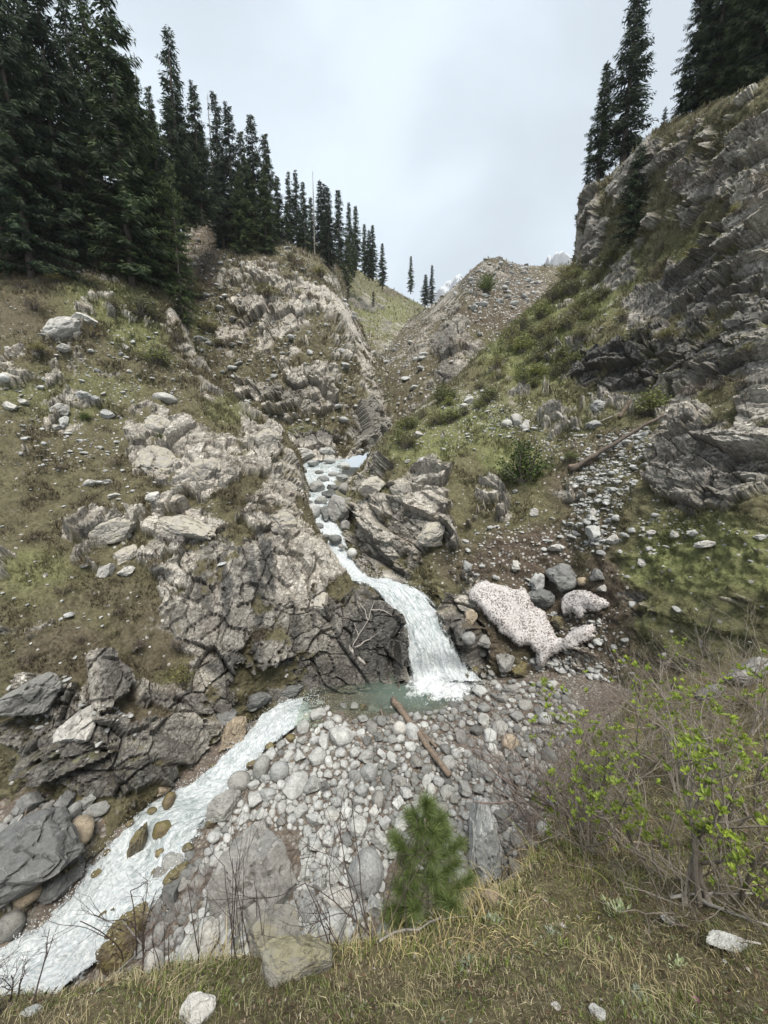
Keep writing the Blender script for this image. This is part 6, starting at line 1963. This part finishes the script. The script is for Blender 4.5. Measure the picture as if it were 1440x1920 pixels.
# the leafy shrub at the right: thick crooked stems, young leaves at the tips
shrub(1310, 1690, 3, .55, (-.35, .15, .9), 'leafy shrub with a thick crooked stem at the right, fresh green leaf tufts', leaves=87, seed=3, spread=.45, r=.017, leafsize=1.05)
shrub(1390, 1690, 3, .50, (.05, .2, .9), 'leafy shrub at the right border, beside the thick crooked stem', leaves=68, seed=4, spread=.5, r=.012)
shrub(1250, 1640, 4, .55, (-.5, .3, .8), 'leafy shrub leaning left over the bank from behind the crooked stem', leaves=87, seed=6, spread=.5, r=.010)
shrub(1180, 1590, 4, .62, (-.45, .4, .75), 'leafy shrub spreading left of the other leafy shrubs', leaves=83, seed=7, spread=.5, r=.010, leafsize=1.2)
shrub(1400, 1520, 4, .85, (-.1, .2, .9), 'tall leafy shrub near the right border above the others', leaves=83, seed=8, spread=.5, r=.013, leafsize=1.2)
shrub(1270, 1500, 4, .80, (-.2, .2, .9), 'leafy shrub in the middle of the thicket', leaves=91, seed=9, spread=.55, r=.012, leafsize=1.3)
shrub(1200, 1460, 3, 1.05, (-.1, .1, .95), 'tall upright leafy shrub whose top shows against the turf slope', leaves=64, seed=10, spread=.35, r=.013, leafsize=1.5)
shrub(1420, 1380, 3, 1.0, (.1, .1, .9), 'leafy shrub highest on the right border', leaves=57, seed=12, spread=.5, r=.013, leafsize=1.5)
FARG = ('river_bed', 'cliff_slope')
shrub(1090, 1590, 4, .55, (-.4, .35, .8), 'low leafy shrub furthest left in the thicket, over the bank edge', leaves=60, seed=14, spread=.55, r=.008, leafsize=1.2)
shrub(1130, 1520, 4, .75, (-.3, .3, .85), 'leafy shrub behind the low one at the left end of the thicket', leaves=60, seed=15, spread=.5, r=.009, leafsize=1.3)
shrub(1350, 1600, 4, .65, (-.1, .1, .9), 'leafy shrub right behind the thick crooked stem', leaves=80, seed=16, spread=.55, r=.010, leafsize=1.15)
G11 = 'bare grey shrubs of the thicket at the right'
for k, (x, y, L, ln) in enumerate([(1120, 1600, .55, (-.7, .2, .6)), (1290, 1720, .40, (-.9, .0, .35)), (1150, 1530, .8, (-.6, .3, .6)), (1240, 1570, .7, (-.5, .2, .7)), (1420, 1560, .5, (-.2, .1, .8)),
                                    (1220, 1420, 1.0, (-.5, .2, .7)), (1300, 1450, .95, (-.3, .1, .8)), (1380, 1440, .95, (-.2, .1, .8)), (1420, 1720, .4, (-.6, -.1, .6)), (1170, 1450, .9, (-.5, .3, .7)), (1100, 1570, .6, (-.5, .4, .6)),
                                    (1300, 1350, 1.1, (-.3, .1, .8)), (1390, 1320, 1.1, (-.2, .1, .8)), (1240, 1360, 1.1, (-.4, .2, .8)), (1420, 1280, 1.1, (0, .1, .8))]):
    shrub(x, y, 9, L * (.78 if L > .7 else .9), ln, 'bare grey shrub in the tangle of twigs between the leafy shrubs', seed=40 + k, spread=.65, r=.0052, group=G11, nb=(2, 4), lev=3, bend=.26)
G12 = 'reddish bare shrubs on the shore below the turf slope'
for k, (x, y, L) in enumerate([(1040, 1470, 2.0), (1080, 1430, 2.2), (1000, 1540, 1.8), (1060, 1530, 1.9), (1120, 1380, 2.3), (960, 1590, 1.5), (1090, 1350, 2.2), (1030, 1400, 1.8), (1140, 1330, 2.2), (990, 1470, 1.6), (1020, 1600, 1.6), (1050, 1340, 1.4), (1170, 1320, 2.2), (1230, 1290, 2.0), (940, 1500, 1.2)]):
    shrub(x, y, 9, L * .42, (-.25, -.2, .8), 'reddish bare shrub on the stony shore left of the leafy thicket', M_REDSTEM, seed=70 + k, spread=.8, r=.009, group=G12, nb=(2, 4), lev=3, only=FARG, bend=.25)

# bare dark twigs along the edge of the bank
for k, (x, y, st, L, ln, lb) in enumerate([
    (245, 1812, 4, .34, (-.1, .1, 1.0), 'bare forked twig shrub standing before the white rapids'), (40, 1880, 4, .20, (0, .1, 1), 'bare twigs at the lower left corner before the white water'), (8, 1885, 3, .18, (.2, .1, 1), 'bare twigs cut by the left border'),
    (700, 1755, 4, .56, (-.42, .1, .9), 'bare dark shrub leaning left before the stone bar, left of the pine'), (735, 1740, 3, .42, (.15, .1, .9), 'bare dark shrub whose twigs cross the young pine'), (655, 1765, 3, .42, (-.3, .1, .9), 'bare dark shrub with thin twigs right of the mossy rock')]):
    shrub(x, y, st, L, ln, lb, M_DARKSTEM, seed=110 + k, spread=.24, r=.0035, lev=3, nb=(2, 4), bend=.22, up=.05)
for k, (x, y, st, L, lb) in enumerate([(445, 1790, 6, .52, 'cluster of straight dark stalks before the huge pale boulder'), (405, 1800, 4, .42, 'thin dark stalks left of the straight cluster'), (485, 1782, 3, .36, 'few dark stalks right of the straight cluster'), (320, 1815, 4, .22, 'short dark stalks at the lower left edge of the bank')]):
    shrub(x, y, st, L, (0, .05, 1.0), lb, M_DARKSTEM, seed=130 + k, spread=.10, r=.0023, lev=1, nb=(1, 2), bend=.08, up=.3)
# reddish brush in the hollow between bank and rapids
G13 = 'brown brush between the near bank and the rapids'
for k, (x, y) in enumerate([(300, 1740), (340, 1720), (270, 1770), (360, 1690), (320, 1780), (390, 1660)]):
    shrub(x, y, 9, .55, (0, -.1, .9), 'brown leafless brush on the steep edge between rapids and stone bar', M_REDSTEM, seed=150 + k, spread=.7, r=.012, lev=2, nb=(3, 4), group=G13, only=FARG)

# sticks and roots on the near turf
for pts, r, m, lb in [(((715, 1772), (945, 1672)), .0055, M_GREYLOG, 'long thin dead branch lying in the grass below the young pine'), (((940, 1625), (1040, 1675)), .016, M_LOG, 'peeling piece of brown bark wood lying on the bank edge'),
                      (((1300, 1690), (1438, 1745)), .011, M_GREYLOG, 'bare root running over the turf under the leafy shrubs'), (((1255, 1690), (1420, 1685)), .009, M_GREYLOG, 'pale curved root at the foot of the crooked stem'), (((170, 1852), (250, 1795)), .005, M_GREYLOG, 'thin dry stick on the edge of the bank at lower left'), (((1330, 1762), (1425, 1780)), .008, M_GREYLOG, 'short grey stick beside the flat white crusted stone')]:
    log('stick', pts, r, r * .5, m, lb, 'stick', ups=(.03, .03), stubs=2 if r < .01 else 0, seed=int(pts[0][0]), k=6)


# ------------------------------------------------------------------ the young pine
def young_pine():
    rs = np.random.RandomState(8)
    Y = 1.85
    top, base = at(808, 1528, Y), at(796, 1750, Y)
    H = top[2] - base[2] + .18
    o = empty('pine_sapling', base - np.array([0, 0, .18]))
    tag(o, 'young pine with soft long needles at the edge of the near bank', 'tree')
    M_PN = leafy('pine_needles', .3, .55, var=.05)
    tb = Buf()
    zz = np.linspace(0, 1, 9)
    tp = np.stack([.02 * np.sin(zz * 4), .02 * np.cos(zz * 3), zz * H], -1)
    tb.tube(tp, np.linspace(.011, .004, 9), 6)
    obj('trunk', tb.mesh('trunk'), M_STEM, o)
    shoots = [(tp[-1], np.array([.05, 0, 1.]), .10)]
    for s, n, L in ((.24, 4, .24), (.36, 6, .27), (.50, 6, .25), (.64, 6, .21), (.78, 5, .16), (.90, 5, .10)):
        a0 = rs.uniform(0, 6.28)
        for k in range(n):
            a = a0 + k * 6.283 / n + rs.normal(0, .2)
            d = unit(np.array([math.cos(a), math.sin(a), .30 + .5 * s]))
            shoots.append((np.array([0, 0, s * H]), d, L * rs.uniform(.8, 1.15)))
    nd, cl = Buf(), []
    for p, d, L in shoots:
        br = Buf()
        P = np.array([p + d * L * q + np.array([0, 0, .10]) * L * q * q for q in np.linspace(0, 1, 6)])
        br.tube(P, np.linspace(.0045, .0022, 6), 5)
        if L > .1:
            obj('branch', br.mesh('branch'), M_STEM, o)
        m = int(560 * (.5 + L / .3))
        u = rs.uniform(.25, 1.0, m) ** .8
        Q = np.stack([np.interp(u, np.linspace(0, 1, 6), P[:, k]) for k in range(3)], -1)
        nl = rs.uniform(.06, .105, m)[:, None]
        dr = unit(d * .75 + rs.normal(0, .62, (m, 3)) + np.array([0, 0, .15])) * nl
        w = unit(np.cross(dr, rs.normal(size=(m, 3)))) * .0008
        sag = np.array([0, 0, -.012])
        V = np.stack([Q - w, Q + w, Q + dr * .55 + w * .9, Q + dr * .55 - w * .9, Q + dr + sag], 1).reshape(-1, 3)
        F = np.concatenate([np.arange(m)[:, None] * 5 + f for f in ([0, 1, 2], [0, 2, 3], [3, 2, 4])])
        c = np.array([0.125, 0.175, 0.062]) * rs.uniform(.6, 1.35, (m, 1)) + np.array([.03, .02, .0]) * rs.rand(m, 1)
        nd.add(V, F, np.repeat(c, 5, 0))
    obj('needles', nd.mesh('needles', smooth=False), M_PN, o)


young_pine()


# ------------------------------------------------------------------ the damp air of the valley
def haze():
    x0, x1, y0, y1, z0, z1 = -1250, 1250, -110, 1600, -61.5, 640
    V = np.array([(x, y, z) for x in (x0, x1) for y in (y0, y1) for z in (z0, z1)], float)
    F = np.array([(0, 1, 3, 2), (4, 6, 7, 5), (0, 4, 5, 1), (2, 3, 7, 6), (0, 2, 6, 4), (1, 5, 7, 3)])
    m, nt = new_mat('damp_air')
    t = NT(nt)
    v = t.n('ShaderNodeVolumePrincipled', {'Color': (0.93, 0.96, 1.0, 1), 'Density': 0.00012, 'Anisotropy': 0.0})
    t.n('ShaderNodeOutputMaterial', {'Volume': v.outputs[0]})
    tag(obj('haze', mesh_np('haze', V, F, smooth=False), m), 'thin grey air filling the valley', kind='stuff')


haze()
